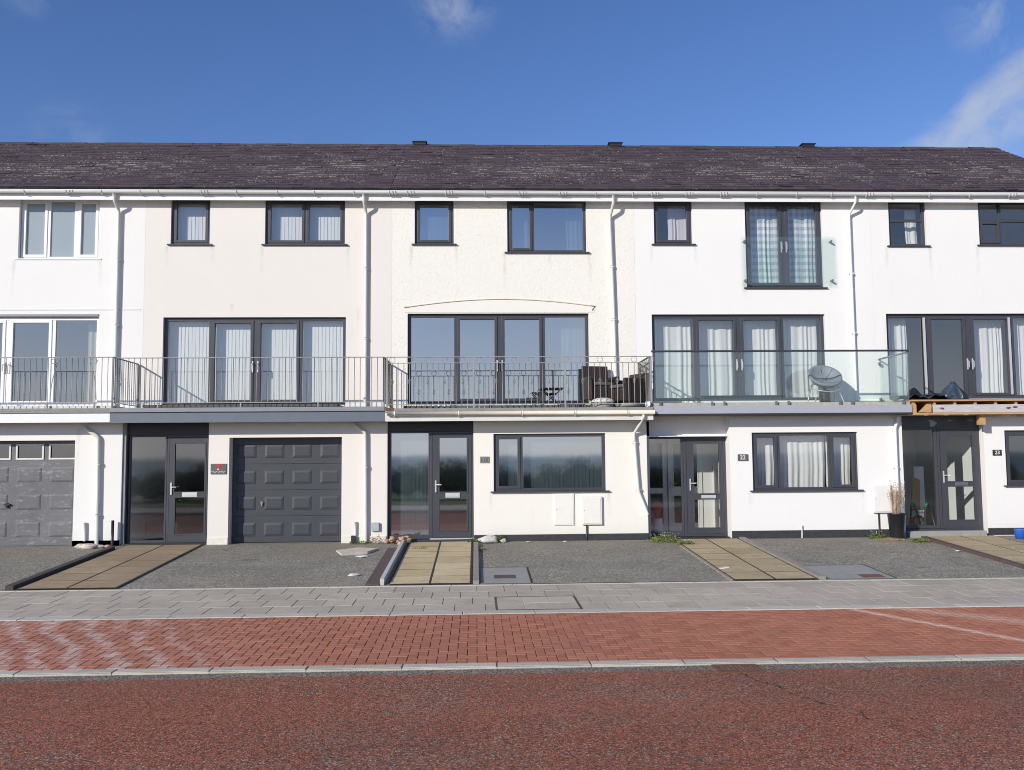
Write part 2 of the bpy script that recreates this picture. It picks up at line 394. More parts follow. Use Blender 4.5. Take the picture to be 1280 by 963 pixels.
def brick_mat():
    t = NT('red block paving'); a = t.attr('rnd'); v = t.coord(); x = t.sep(v)
    c = t.mix(a, (.375, .140, .082), (.485, .192, .115))
    n = t.noise(v, .7, 5, .65); c = t.mix(t.math('MULTIPLY', t.ramp(n, .45, .75), .35), c, (.28, .12, .085))
    g = t.noise(v, 130, 3, .6); c = t.mix(t.math('MULTIPLY', t.ramp(g, .5, .75), .3), c, (.22, .085, .06))
    # white salt wash left by dried puddles, in slanting streaks at one end
    wob = t.math('MULTIPLY', t.math('SUBTRACT', t.noise(v, .9, 4), .5), .95)
    u = t.math('ADD', t.math('ADD', x[0], t.math('MULTIPLY', t.math('ADD', x[1], 6.5), .52)), wob)
    w = t.math('SINE', t.math('MULTIPLY', u, 16.2))
    mask = t.math('MULTIPLY', t.ramp(u, -3.5, -4.9), t.ramp(u, -7.5, -6.0))
    blot = t.ramp(t.noise(v, 2.6, 6, .75), .25, .62)
    wash = t.math('MULTIPLY', t.math('MULTIPLY', t.ramp(w, -.4, 1.0), mask), blot)
    wash = t.math('MULTIPLY', wash, t.math('ADD', t.math('MULTIPLY', t.math('GREATER_THAN', a, .35), .24), .36))
    c = t.mix(wash, c, (.72, .62, .55))
    haze = t.math('MULTIPLY', t.math('MULTIPLY', t.ramp(x[0], -1.5, -6.0), t.ramp(t.noise(v, 1.2, 5, .7), .35, .7)), .30); c = t.mix(haze, c, (.56, .42, .36))
    # two pale wiped lines at the other end
    for (kx, off, x0, wd, am) in ((1.8, -1.80, 4.4, .10, .70), (.92, 1.80, 5.0, .16, .35)):
        l2 = t.math('ABSOLUTE', t.math('ADD', t.math('ADD', t.math('MULTIPLY', x[0], kx), x[1]), off))
        l2 = t.math('ADD', l2, t.math('MULTIPLY', t.noise(v, 5, 4, .7), .10))
        s2 = t.math('MULTIPLY', t.math('MULTIPLY', t.ramp(l2, wd*2.6, wd*.5), t.ramp(x[0], x0, x0+.4)), am); c = t.mix(s2, c, (.76, .56, .45))
    sp = t.noise(v, 9, 4, .7); c = t.mix(t.math('MULTIPLY', t.ramp(sp, .66, .74), .35), c, (.13, .075, .055))
    t.pbr(c, .8, 0, t.bump(g, .3, .004), .3); return t.m
def flag_mat(name, c0, c1, speck=.35, var2=(.30, .27, .235)):
    t = NT(name); a = t.attr('rnd'); v = t.coord()
    c = t.mix(a, c0, c1)
    n = t.noise(v, .8, 5, .7); c = t.mix(t.math('MULTIPLY', t.ramp(n, .42, .7), .5), c, var2)
    g = t.noise(v, 110, 3, .8); c = t.mix(t.math('MULTIPLY', t.ramp(g, .46, .66), speck*1.5), c, sc(c0, .42)); c = t.mix(t.math('MULTIPLY', t.ramp(g, .46, .32), speck*.8), c, sc(c1, 1.25))
    st = t.noise(v, 4, 5, .75); c = t.mix(t.math('MULTIPLY', t.ramp(st, .52, .75), .5), c, sc(c0, .5))
    bl = t.noise(v, 1.7, 6, .8); c = t.mix(t.math('MULTIPLY', t.ramp(bl, .54, .66), .3), c, sc(c0, .62))
    t.pbr(c, .85, 0, t.bump(g, .35, .004), .3); return t.m
M['road'] = road_mat(); M['drive'] = drive_mat(); M['brick'] = brick_mat()
M['flag'] = flag_mat('pavement flags', (.51, .445, .355), (.58, .51, .415))
M['kerb'] = flag_mat('granite kerb', (.54, .50, .42), (.62, .58, .50), .4, (.45, .42, .36))
M['slab'] = flag_mat('yellow path slabs', (.54, .43, .25), (.68, .555, .35), .3, (.42, .32, .19))
M['slab_mid'] = flag_mat('weathered path slabs', (.44, .345, .21), (.56, .45, .28), .35, (.33, .25, .15))
M['slab_brown'] = flag_mat('brown path slabs', (.34, .255, .16), (.45, .345, .22), .35, (.27, .20, .13))
M['joint'] = pm('sandy joint', (.075, .065, .055), .95, .3, 20)
M['joint_red'] = pm('dark brick joint', (.075, .038, .030), .95, .3, 20)
M['grass'] = pm('mown grass', (.085, .14, .03), .9, .35, 2.5, bump=.4)
M['ground'] = pm('rough ground', (.13, .14, .07), .95, .3, .3)
M['hedge'] = pm('hedge leaves', (.19, .225, .125), .7, .35, 1.2)
M['sea'] = pm('sea water', (.24, .33, .35), .75, .2, .02, spec=.1)
M['hills'] = pm('heather hills', (.34, .43, .47), .95, .2, .01)

def garage_worn():
    t = NT('chalky worn grey paint'); v = t.coord()
    n = t.noise(t.coord((1.2, 1, 5)), 3.5, 6, .75); n2 = t.noise(v, 16, 5, .75); n3 = t.noise(v, 1.6, 4)
    c = t.mix(t.ramp(n3, .3, .7), (.115, .118, .128), (.155, .158, .168))
    sp = t.math('MULTIPLY', t.ramp(n, .52, .68), t.ramp(n2, .42, .62))
    c = t.mix(t.math('MULTIPLY', sp, .75), c, (.46, .46, .46))
    t.pbr(c, .6, 0, t.bump(n2, .06, .006), .4); return t.m
M['garage_worn'] = garage_worn()
M['garage_anth'] = pm('woodgrain anthracite', (.050, .055, .064), .42, .12, 3, stretch=(1, 1, 14), bump=.12, bscale=14)

# ------------------------------------------------------------------ setting: ground, road, pavement
def slab_grid(mb, xs, ys, zf, gap=.006, bev=.006, th=.02, rnd=None):
    """one flat-topped paver with chamfered rim"""
    x0, x1 = xs; y0, y1 = ys
    x0 += gap; x1 -= gap; y0 += gap; y1 -= gap
    a = random.random() * .998
    top = [(x0+bev, y0+bev), (x1-bev, y0+bev), (x1-bev, y1-bev), (x0+bev, y1-bev)]
    lo = [(x0, y0), (x1, y0), (x1, y1), (x0, y1)]
    dz = random.uniform(-.0015, .0015)
    T = [(x, y, zf(x, y) + dz) for x, y in top]; L = [(x, y, zf(x, y) - bev + dz) for x, y in lo]
    B = [(x, y, zf(x, y) - th) for x, y in lo]
    mb.face(T, a=a)
    for k in range(4):
        j = (k + 1) % 4
        mb.face([L[k], L[j], T[j], T[k]], a=a); mb.face([B[k], B[j], L[j], L[k]], a=a)

XA, XB = -26.0, 30.0
Y_DR, Y_PV, Y_BAY, Y_KB = -4.45, -6.76, -9.29, -9.45
def zdrive(x, y): return -.25 * (-y) / 4.45 if y < 0 else 0.0
def zpave(x, y): return -.25 - .05 * (Y_DR - y) / (Y_DR - Y_PV)
def zbay(x, y): return -.30 - .05 * (Y_PV - y) / (Y_PV - Y_KB)

g = MB(); g.face([(-3000, -70, -.9), (3000, -70, -.9), (3000, 3000, -.9), (-3000, 3000, -.9)]); structure(g, 'ground', M['ground'])
g = MB(); g.face([(-4000, -4000, -1.6), (4000, -4000, -1.6), (4000, -60, -1.6), (-4000, -60, -1.6)]); structure(g, 'sea', M['sea'])
# road sheet with camber
g = MB(); ysr = [Y_KB + .0, -10.4, -11.4, -13, -14.6, -15.6, -16.6]; zsr = [-.374, -.366, -.357, -.350, -.360, -.375, -.39]
for i in range(6):
    g.face([(-200, ysr[i+1], zsr[i+1]), (200, ysr[i+1], zsr[i+1]), (200, ysr[i], zsr[i]), (-200, ysr[i], zsr[i])])
structure(g, 'road', M['road'], origin=(0, 0, 0))
# far side of the road behind the camera: kerb, promenade, verge
g = MB(); x = -60.
while x < 60: g.box(x+.004, x+.911, -16.75, -16.6, -.5, -.29, a=random.random()*.99); x += .915
structure(g, 'far_kerb', M['kerb'], attr='rnd', origin=(0, 0, 0))
g = MB(); g.box(-200, 200, -20.5, -16.752, -.6, -.292); structure(g, 'promenade', M['flag'])
g = MB(); g.box(-200, 200, -30, -20.502, -.6, -.24); structure(g, 'grass_verge', M['grass'])
g = MB(); g.box(-200, 200, -70, -30.002, -1.0, -.3); structure(g, 'rough_bank', M['ground'])
# drive tarmac
g = MB(); g.face([(-200, Y_DR, -.25), (200, Y_DR, -.25), (200, 0.6, 0.0337), (-200, 0.6, 0.0337)][:2] + [(200, 0, 0), (-200, 0, 0)])
g.face([(-200, 0, 0), (200, 0, 0), (200, 9.5, 0), (-200, 9.5, 0)])
structure(g, 'driveway', M['drive'], origin=(0, 0, 0))
# pavement: pin kerb, four rows of flags, edging kerb
g = MB(); g.face([(XA, Y_PV, -.3045), (XB, Y_PV, -.3045), (XB, Y_DR, -.2545), (XA, Y_DR, -.2545)])
structure(g, 'pavement_bed', M['joint'])
g = MB(); gk = MB()
x = XA
while x < XB: slab_grid(gk, (x, x+.915), (Y_DR-.06, Y_DR), lambda x, y: -.243, .003, .004, .06); x += .915
y = Y_DR - .06
for r, d in enumerate((.52, .50, .50, .50)):
    x = XA + (r * .17) % .4
    while x < XB:
        slab_grid(g, (x, x + .40), (y - d, y), zpave, .0045, .002); x += .40
    y -= d
x = XA + .2
while x < XB: slab_grid(gk, (x, x+.915), (Y_PV, y), lambda x, y: -.292, .003, .006, .05); x += .915
structure(g, 'pavement', M['flag'], attr='rnd', origin=(0, 0, 0))
structure(gk, 'pavement_edging', M['kerb'], attr='rnd', origin=(0, 0, 0))
# brick bay, 90 degree herringbone
g = MB(); g.face([(XA, Y_KB, -.3545), (XB, Y_KB, -.3545), (XB, Y_PV, -.3045), (XA, Y_PV, -.3045)]); structure(g, 'brick_bed', M['joint_red'])
g = MB(); nx = int((XB - XA) / .1); ny = 25; u = (Y_PV - Y_BAY) / ny
for i in range(nx):
    for j in range(ny):
        m = (i - j) % 4; X = XA + i * .1; Y = Y_BAY + j * u
        if m == 0: slab_grid(g, (X, min(X + .2, XB)), (Y, Y + u), zbay, .0042, .0025)
        elif m == 3: slab_grid(g, (X, X + .1), (Y, min(Y + 2*u, Y_PV)), zbay, .0042, .0025)
        elif m == 1 and i == 0: slab_grid(g, (X, X + .1), (Y, Y + u), zbay, .0042, .0025)
        elif m == 2 and j == 0: slab_grid(g, (X, X + .1), (Y, Y + u), zbay, .0042, .0025)
structure(g, 'brick_paving', M['brick'], attr='rnd', origin=(0, 0, 0))
# kerb stones
g = MB(); x = XA + (.19 - XA) % .915 - .915
while x < XB: slab_grid(g, (x, x + .915), (Y_KB, Y_BAY), lambda x, y: -.349, .003, .008, .08); x += .915
structure(g, 'kerb', M['kerb'], attr='rnd', origin=(0, 0, 0))

# slab paths to the doors
def path(name, x0, x1, mat, skew=0.0, n=7, cols=2):
    g = MB(); w = (x1 - x0) / cols; d = (4.40 - .12) / n
    for c in range(cols):
        for r in range(n):
            ya = -.10 - r * d; yb = ya - d
            slab_grid(g, (x0 + c*w, x0 + (c+1)*w), (yb, ya), lambda x, y: zdrive(x, y) + .022, .017, .003, .04)
    structure(g, name, mat, attr='rnd', origin=(0, 0, 0))
    b = MB(); b.face([(x0-.01, -4.42, -.2483+.0202), (x1+.01, -4.42, -.2483+.0202), (x1+.01, -.03, -.0017+.0202), (x0-.01, -.03, -.0017+.0202)]); structure(b, 'path_bed', M['gap'])
path('slab_path', -6.83, -5.37, M['slab_brown'])
path('slab_path', -1.33, -.09, M['slab'])
path('slab_path', 3.93, 5.22, M['slab_mid'])
path('slab_path', 9.05, 10.45, M['slab_mid'])
def sloped_strip(x0, x1, ya, yb, h, x0b=None, x1b=None):
    x0b = x0 if x0b is None else x0b; x1b = x1 if x1b is None else x1b
    g = MB(); n = 6; za, zb = zdrive(0, ya), zdrive(0, yb)
    A = [(x0, ya, za-.05), (x1, ya, za-.05), (x1, ya, za+h), (x0, ya, za+h)]
    B = [(x0b, yb, zb-.05), (x1b, yb, zb-.05), (x1b, yb, zb+h), (x0b, yb, zb+h)]
    for k in range(4):
        j = (k+1) % 4; g.face([A[k], B[k], B[j], A[j]])
    g.face(A[::-1]); g.face(B); return g
def edging(mb, name, mat, label, cat='edging'):
    o = mb.build(name, mat, bevel=.008); tag(o, label, cat, 'edgings along the door paths'); return o
edging(sloped_strip(-6.99, -6.87, -.55, -4.4, .07), 'timber_edging', M['wood_dark'], 'dark timber edging along the left of the brown slab path')
edging(sloped_strip(-1.46, -1.40, -.35, -4.38, .10), 'timber_edging', M['wood_grey'], 'weathered grey timber edging on the left of the yellow path by door 21')
g = sloped_strip(-1.68, -1.47, -.8, -4.4, .022); structure(g, 'brown_strip', M['slate_strip'])
edging(sloped_strip(-.06, .03, -.45, -4.38, .055), 'concrete_edging', M['edging'], 'pale concrete edging right of the yellow path, beside the tarmac by number 21')
edging(sloped_strip(5.25, 5.36, -.1, -4.38, .05), 'concrete_edging', M['edging'], 'pinkish concrete edging right of the slanting slab path to door 22')
edging(sloped_strip(8.86, 8.98, -.3, -4.3, .05), 'concrete_edging', M['slate_strip'], 'brown edging along the path to the unfinished house 23')
edging(sloped_strip(3.87, 3.91, -.9, -4.38, .024), 'timber_edging', M['edging'], 'thin pale timber edging left of the path to door 22')

# concrete patches and covers
def patch(x0, x1, y0, y1, label):
    g = MB(); g.face([(x0, y0, zdrive(0, y0)+.006), (x1, y0, zdrive(0, y0)+.006), (x1, y1, zdrive(0, y1)+.006), (x0, y1, zdrive(0, y1)+.006)])
    structure(g, 'concrete_patch', M['concrete'])
    e = .022; k = MB()
    for a in ((x0-e, x1+e, y1, y1+e), (x1, x1+e, y0, y1)):
        k.face([(a[0], a[2], zdrive(0, a[2])+.010), (a[1], a[2], zdrive(0, a[2])+.010), (a[1], a[3], zdrive(0, a[3])+.010), (a[0], a[3], zdrive(0, a[3])+.010)])
    structure(k, 'patch_joint', M['gap'])
patch(.06, .82, -4.38, -3.02, '')
patch(5.45, 6.45, -4.38, -3.2, '')
def sloped_box(x0, x1, y0, y1, lift, t=.02, zf=zdrive):
    g = MB(); P = [(x0, y0), (x1, y0), (x1, y1), (x0, y1)]
    T = [(x, y, zf(x, y) + lift) for x, y in P]; B = [(x, y, zf(x, y) + lift - t) for x, y in P]
    g.face(T); g.face(B[::-1])
    for k in range(4): j = (k+1) % 4; g.face([B[k], B[j], T[j], T[k]])
    return g
tag(sloped_box(.27, .60, -3.98, -3.72, .014).build('stop_cover', M['slate_strip']), 'small brown metal cover set in the concrete square by number 21', 'drain cover')
tag(sloped_box(5.98, 6.33, -4.30, -4.06, .014).build('stop_cover', M['rust']), 'small orange rusty cover in the concrete square by number 22', 'drain cover')
k = MB(); k.face([(.85, -4.44, -.2455), (3.9, -4.44, -.2455), (3.9, -4.40, -.243), (.85, -4.40, -.243)]); structure(k, 'drain_gap', M['gap'])
# recessed pavement inspection cover
ic = thing('inspection_cover', (.80, -6.05, -.29), 'wide recessed inspection cover filled with paving in the grey pavement', 'inspection cover')
g = MB()
for a in ((.24, 1.36, -6.52, -6.495), (.24, 1.36, -5.555, -5.53), (.24, .265, -6.495, -5.555), (1.335, 1.36, -6.495, -5.555)):
    P = [(a[0], a[2]), (a[1], a[2]), (a[1], a[3]), (a[0], a[3])]; g.face([(x, y, zpave(x, y) + .005) for x, y in P])
    for q in range(4):
        x0, y0 = P[q]; x1, y1 = P[(q+1) % 4]; g.face([(x0, y0, zpave(x0, y0)-.02), (x1, y1, zpave(x1, y1)-.02), (x1, y1, zpave(x1, y1)+.004), (x0, y0, zpave(x0, y0)+.004)])
g.build('frame', M['cast'], ic)
g = MB()
for c in range(3):
    for r in range(2):
        slab_grid(g, (.27 + c*.355, .27 + (c+1)*.355), (-6.49 + r*.465, -6.49 + (r+1)*.465), lambda x, y: zpave(x, y) + .004, .002, .003)
g.build('infill', M['flag'], ic, attr='rnd')
# road gully
gu = thing('road_gully', (2.48, -9.62, -.39), 'rusty gully grating in the road against the kerb', 'drain grating')

g = MB(); gx0, gx1, gy0, gy1, gz = 2.27, 2.70, -9.80, -9.47, -.362
g.box(gx0, gx1, gy0, gy0+.025, gz-.06, gz); g.box(gx0, gx1, gy1-.025, gy1, gz-.06, gz); g.box(gx0, gx0+.025, gy0+.025, gy1-.025, gz-.06, gz); g.box(gx1-.025, gx1, gy0+.025, gy1-.025, gz-.06, gz)
g.build('frame', M['rust'], gu)
g = MB()
for i in range(8):
    x = gx0 + .05 + i * .047; g.box(x-.012, x+.012, gy0+.026, gy1-.026, gz-.035, gz-.004)
g.build('grating', M['rust'], gu)
g = MB(); g.face([(gx0+.02, gy0+.02, gz-.012), (gx1-.02, gy0+.02, gz-.012), (gx1-.02, gy1-.02, gz-.012), (gx0+.02, gy1-.02, gz-.012)]); g.build('pit', M['gap'], gu)

# hedge bank seen only in reflections, and hills across the water
def leaf_mass(mb, c, rad, n, size, seed):
    rn = random.Random(seed)
    for _ in range(n):
        d = Vector((rn.gauss(0, 1), rn.gauss(0, 1), rn.gauss(0, 1))); d.normalize()
        r = rn.uniform(.55, 1.05)
        p = Vector(c) + Vector((d.x*rad[0]*r, d.y*rad[1]*r, d.z*rad[2]*r))
        u = Vector((rn.gauss(0, 1), rn.gauss(0, 1), rn.gauss(0, 1))).normalized(); w = u.cross(d)
        if w.length < .05: continue
        w.normalize(); s = size * rn.uniform(.6, 1.4)
        mb.face([p - u*s, p + w*s*.55, p + u*s, p - w*s*.55])
g = MB(); x = -26.; k = 0
while x < 26:
    h = random.uniform(.62, 1.02); leaf_mass(g, (x, -25.5 + random.uniform(-.6, .6), -.3 + h), (1.0, .9, h), 2000, .06, k)
    g.blob((x, -25.7, -.25 + h*.9), .8, (1, .8, h*.9), seed=k, n=2, rough=.1); x += random.uniform(.9, 1.4); k += 1
tag(g.build('hedge', M['hedge']), 'dark green hedge along the far side of the road', 'hedge', kind='stuff')
g = MB(); rn = random.Random(3); N = 90; prev = None
for i in range(N + 1):
    a = R(180 + 190 * (i / N - .5)); d = 3400
    el = .10 + .10 * math.sin(i*.16 + 1) + .06*math.sin(i*.41) + .02*math.sin(i*1.3)
    x, y = d*math.sin(a), d*math.cos(a); top = max(8, d*math.tan(R(max(.03, el))))
    cur = [(x*.8, y*.8, -2), (x*.93, y*.93, top*.55), (x, y, top), (x*1.15, y*1.15, top*.4)]
    if prev:
        for q in range(3): g.face([prev[q], prev[q+1], cur[q+1], cur[q]], smooth=True)
    prev = cur
structure(g, 'hills', M['hills'])

# ------------------------------------------------------------------ the terrace
B = [-12.2, -7.0, -1.785, 3.445, 8.66, 13.84]
YU = 1.0                    # upper front wall
ZT = 7.26                   # top of upper wall
def wall(mb, x0, x1, z0, z1, y, th, holes, rev=None):
    xs = sorted({x0, x1, *[h[0] for h in holes], *[h[1] for h in holes]}); zs = sorted({z0, z1, *[h[2] for h in holes], *[h[3] for h in holes]})
    xs = [v for v in xs if x0 <= v <= x1]; zs = [v for v in zs if z0 <= v <= z1]
    for i in range(len(xs)-1):
        for j in range(len(zs)-1):
            cx, cz = (xs[i]+xs[i+1])/2, (zs[j]+zs[j+1])/2
            if any(h[0] < cx < h[1] and h[2] < cz < h[3] for h in holes): continue
            mb.face([(xs[i], y, zs[j]), (xs[i+1], y, zs[j]), (xs[i+1], y, zs[j+1]), (xs[i], y, zs[j+1])])
            mb.face([(xs[i], y+th, zs[j]), (xs[i], y+th, zs[j+1]), (xs[i+1], y+th, zs[j+1]), (xs[i+1], y+th, zs[j])])
    for a, b, c, d in [h[:4] for h in holes]:
        mb.face([(a, y, c), (a, y, d), (a, y+th, d), (a, y+th, c)]); mb.face([(b, y, c), (b, y+th, c), (b, y+th, d), (b, y, d)])
        mb.face([(a, y, d), (b, y, d), (b, y+th, d), (a, y+th, d)]); mb.face([(a, y, c), (a, y+th, c), (b, y+th, c), (b, y, c)])
    for a, b in ((x0, x0), (x1, x1)): mb.face([(a, y, z0), (a, y, z1), (a, y+th, z1), (a, y+th, z0)])
    mb.face([(x0, y, z1), (x1, y, z1), (x1, y+th, z1), (x0, y+th, z1)])
    return mb

def lever(x, y, z, d=1, h=.24):
    g = MB(); g.box(x-.014, x+.014, y-.012, y, z-h/2, z+h/2)
    g.tube([(x, y-.01, z+.03), (x, y-.05, z+.03), (x+d*.02, y-.055, z+.03), (x+d*.115, y-.055, z+.03)], .009, 8); return g

def window(P, x0, x1, z0, z1, mull=(), sash=(), trans=None, yf=None, fm='anthracite', gm='glass', sill=.06, fw=.055, name='window', th=.065, label=None, bot=None, sw=.045, sillm=None):
    """frame mesh (part) with panes, sashes and sill (sub-parts); sash: indices of opening lights"""
    yf = YU + .06 if yf is None else yf
    f = MB(); f.ring(x0, x1, z0, z1, fw, yf, yf+th, wb=bot)
    mw = .05 if mull and not isinstance(mull[0], tuple) else .05
    ms = [(m, mw) if not isinstance(m, tuple) else m for m in mull]
    zb = z0 + (fw if bot is None else bot)
    edges = [x0 + fw]
    for m, w in ms:
        f.box(m - w/2, m + w/2, yf+.002, yf+th-.002, zb, z1 - fw); edges += [m - w/2, m + w/2]
    edges.append(x1 - fw)
    if trans:
        for i in range(0, len(edges), 2): f.box(edges[i], edges[i+1], yf+.004, yf+th-.004, trans-.03, trans+.03)
    W = f.build(name, M[fm], P, bevel=.004)
    if label: W['label'] = label
    k = 0
    for i in range(0, len(edges), 2):
        rows = [(zb, z1-fw)] if not trans else [(zb, trans-.03), (trans+.03, z1-fw)]
        for (a, b) in rows:
            l, r = edges[i], edges[i+1]
            if k in sash:
                s = MB(); s.ring(l-.012, r+.012, a-.012, b+.012, sw+.012, yf-.014, yf+th-.01); s.build('sash', M[fm], W, bevel=.004)
                l += sw; r -= sw; a += sw; b -= sw
            p = MB(); p.face([(l-.004, yf+.03, a-.004), (r+.004, yf+.03, a-.004), (r+.004, yf+.03, b+.004), (l-.004, yf+.03, b+.004)])
            p.build('pane', M[gm if isinstance(gm, str) else gm[k]], W); k += 1
    if sill:
        s = MB(); s.box(x0-.075, x1+.075, yf-.06-.05, yf, z0-.028, z0-.002); s.build('sill', M[sillm or fm], W, bevel=.004)
    return W

def rail_plain(P, x0, x1, y, zd, zb, zt, posts=(), gapb=.113):
    r = MB(); n = round((x1-x0)/gapb)
    for i in range(n+1):
        x = x0 + (x1-x0)*i/n; r.tube([(x, y, zb), (x, y, zt-.01)], .0065, 6)
    r.box(x0, x1, y-.006, y+.006, zb-.006, zb+.008)
    ob = r.build('railing', M['iron'], P)
    h = MB(); h.box(x0-.01, x1+.01, y-.02, y+.02, zt-.012, zt+.004); h.build('handrail', M['iron'], ob, bevel=.003)
    for px in posts:
        p = MB(); p.box(px-.012, px+.012, y-.012, y+.012, zd, zb); p.build('post', M['iron'], ob)
    return ob
def rail_side(P, x, y0, y1, zd, zb, zt, ornate=False):
    r = MB(); n = round((y1-y0)/.112)
    z2 = zt - .12 if ornate else zt
    for i in range(n+1):
        y = y0 + (y1-y0)*i/n; r.tube([(x, y, zb), (x, y, z2)], .0075, 6)
    r.box(x-.006, x+.006, y0, y1, zb-.006, zb+.008)
    if ornate:
        r.box(x-.012, x+.012, y0, y1, z2-.006, z2+.006)
        for i in range(1, n, 2):
            y = y0 + (y1-y0)*i/n
            r.tube([(x, y+.05*math.cos(t*PI/8), zt-.06+.05*math.sin(t*PI/8)) for t in range(16)], .006, 5, close=True)
    ob = r.build('side_railing', M['iron_green'], P)
    h = MB(); h.box(x-.02, x+.02, y0, y1, zt-.012, zt+.004); h.build('handrail', M['iron_green'], ob)
    for y in (y0, y1):
        p = MB(); p.box(x-.014, x+.014, y-.014, y+.014, zd, zt-.014); p.build('post', M['iron_green'], ob)
    return ob

def digit_text(txt, cx, y, cz, h, mat, parent, name='number'):
    """house number as slightly raised lettering"""
    c = bpy.data.curves.new(name, 'FONT'); c.body = txt; c.size = h*1.4; c.extrude = .0025; c.offset = .0012; c.align_x = 'CENTER'; c.align_y = 'CENTER'
    fo = bpy.data.objects.new('lettering', c); COL.objects.link(fo); dg = bpy.context.evaluated_depsgraph_get()
    me = bpy.data.meshes.new_from_object(fo.evaluated_get(dg)); bpy.data.objects.remove(fo); me.materials.clear(); me.materials.append(M[mat])
    o = bpy.data.objects.new(name, me); COL.objects.link(o); o.parent = parent
    p = ORG[parent.name]; o.location = (cx - p[0], y - .003 - p[1], cz - p[2]); o.rotation_euler = (PI/2, 0, 0); return o

def downpipe(P, pts, r=.034, mat='upvc_old', clips=(), name='downpipe'):
    g = MB(); g.tube(pts, r, 12); ob = g.build(name, M[mat], P)
    c = MB()
    for (x, y, z) in clips: c.box(x-.05, x+.05, y-.01, y+.05, z-.018, z+.018); c.tube([(x, y, z-.022), (x, y, z+.022)], r+.008, 12)
    if clips: c.build('clip', M[mat], ob)
    return ob

def curved(pts, n=6):
    """round the corners of a polyline"""
    P = [Vector(p) for p in pts]; out = [P[0]]
    for i in range(1, len(P)-1):
        a, b, c = P[i-1], P[i], P[i+1]; d = min((b-a).length, (c-b).length, .11) * .48
        u = b + (a-b).normalized()*d; w = b + (c-b).normalized()*d
        for k in range(n+1):
            t = k/n; out.append(u*(1-t)**2 + b*2*t*(1-t) + w*t*t)
    return out + [P[-1]]

def roof_part(P, x0, x1, seed):
    rn = random.Random(seed); g = MB()
    ya, za, yb, zb = .70, 7.385, 5.0, 9.80; L = math.hypot(yb-ya, zb-za); n = 24
    dy, dz = (yb-ya)/L, (zb-za)/L; ny, nz = -dz, dy
    def pt(x, s, h): return (x, ya + dy*s + ny*h, za + dz*s + nz*h)
    for c in range(n):
        s0 = L*c/n - (.03 if c == 0 else 0); s1 = L*(c+1)/n + .02
        x = x0 - rn.uniform(0, .3) if c % 2 else x0 - .15
        while x < x1:
            w = .30 * rn.uniform(.97, 1.03); a, b = max(x0, x), min(x1, x + w); x += w
            if b - a < .02: continue
            h = .016 + rn.uniform(0, .006) + (.012 if rn.random() < .04 else 0); sl = s0 + rn.uniform(-.012, .012)
            v = min(.99, max(.0, rn.gauss(.5, .28)))
            a += .003; b -= .003
            g.face([pt(a, sl+.022, h-.001), pt(b, sl+.022, h-.001), pt(b, s1, .004), pt(a, s1, .004)], a=v)
            g.face([pt(a, sl, h), pt(b, sl, h), pt(b, sl+.022, h-.001), pt(a, sl+.022, h-.001)], a=1.0)
            g.face([pt(a, sl, h-.016), pt(b, sl, h-.016), pt(b, sl, h), pt(a, sl, h)], a=1.0 if rn.random() < .5 else v*.5)
    g.face([pt(x0, -.02, -.004), pt(x1, -.02, -.004), pt(x1, L, -.004), pt(x0, L, -.004)], a=.1)
    g.face([(x0, yb, zb), (x1, yb, zb), (x1, 9.3, 7.385), (x0, 9.3, 7.385)], a=.3)
    ob = g.build('roof', M['slate'], P, attr='rnd')
    r = MB(); x = x0
    while x < x1:
        b = min(x + .45, x1); k = rn.uniform(-.006, .008)
        r.face([(x+.004, yb-.17, zb-.062+k), (b-.004, yb-.17, zb-.062+k), (b-.004, yb, zb+.035+k), (x+.004, yb, zb+.035+k)])
        r.face([(x+.004, yb, zb+.035+k), (b-.004, yb, zb+.035+k), (b-.004, yb+.17, zb-.062+k), (x+.004, yb+.17, zb-.062+k)])
        r.face([(x+.004, yb-.17, zb-.10+k), (b-.004, yb-.17, zb-.10+k), (b-.004, yb-.17, zb-.062+k), (x+.004, yb-.17, zb-.062+k)])
        x = b
    r.build('ridge', M['ridge'], ob); return ob
def ridge_vent(P_roof, x):
    g = MB(); g.box(x-.16, x+.16, 4.86, 5.14, 9.78, 9.852); g.box(x-.19, x+.19, 4.83, 5.17, 9.853, 9.868); g.build('ridge_vent', M['anth_dark'], P_roof)

def eaves(P, x0, x1, seed):
    g = MB(); g.box(x0, x1, .80, .822, 7.14, 7.37); g.box(x0, x1, .823, YU, 7.225, 7.24); g.box(x0, x1, .823, .84, 7.241, 7.425); g.build('fascia', M['upvc'], P)
    y, z, r = .735, 7.315, .056; g = MB()
    prof = [(y + r*math.cos(PI + PI*k/8), z + r*math.sin(PI + PI*k/8)) for k in range(9)]
    prof = [(y-r-.006, z+.012), (y-r-.006, z)] + prof[0:] + [(y+r, z+.012)]
    for k in range(len(prof)-1):
        g.face([(x0, *prof[k]), (x1, *prof[k]), (x1, *prof[k+1]), (x0, *prof[k+1])], smooth=k > 1)
    ob = g.build('gutter', M['upvc'], P)
    rn = random.Random(seed); x = x0 + .35
    while x < x1:
        c = MB()
        c.tube([(x, y + (r+.006)*math.cos(PI + PI*k/8), z + (r+.006)*math.sin(PI + PI*k/8)) for k in range(9)], .008, 6)
        c.box(x-.010, x+.010, y-.01, .80, z-r-.02, z-r-.006)
        if rn.random() < .45:
            for q in (-.03, .03): c.tube([(x+.1+q, y + (r+.005)*math.cos(PI + PI*k/8), z + (r+.005)*math.sin(PI + PI*k/8)) for k in range(9)], .011, 6)
        c.build('bracket', M['upvc_old'], ob); x += rn.uniform(.72, .9)
    return ob

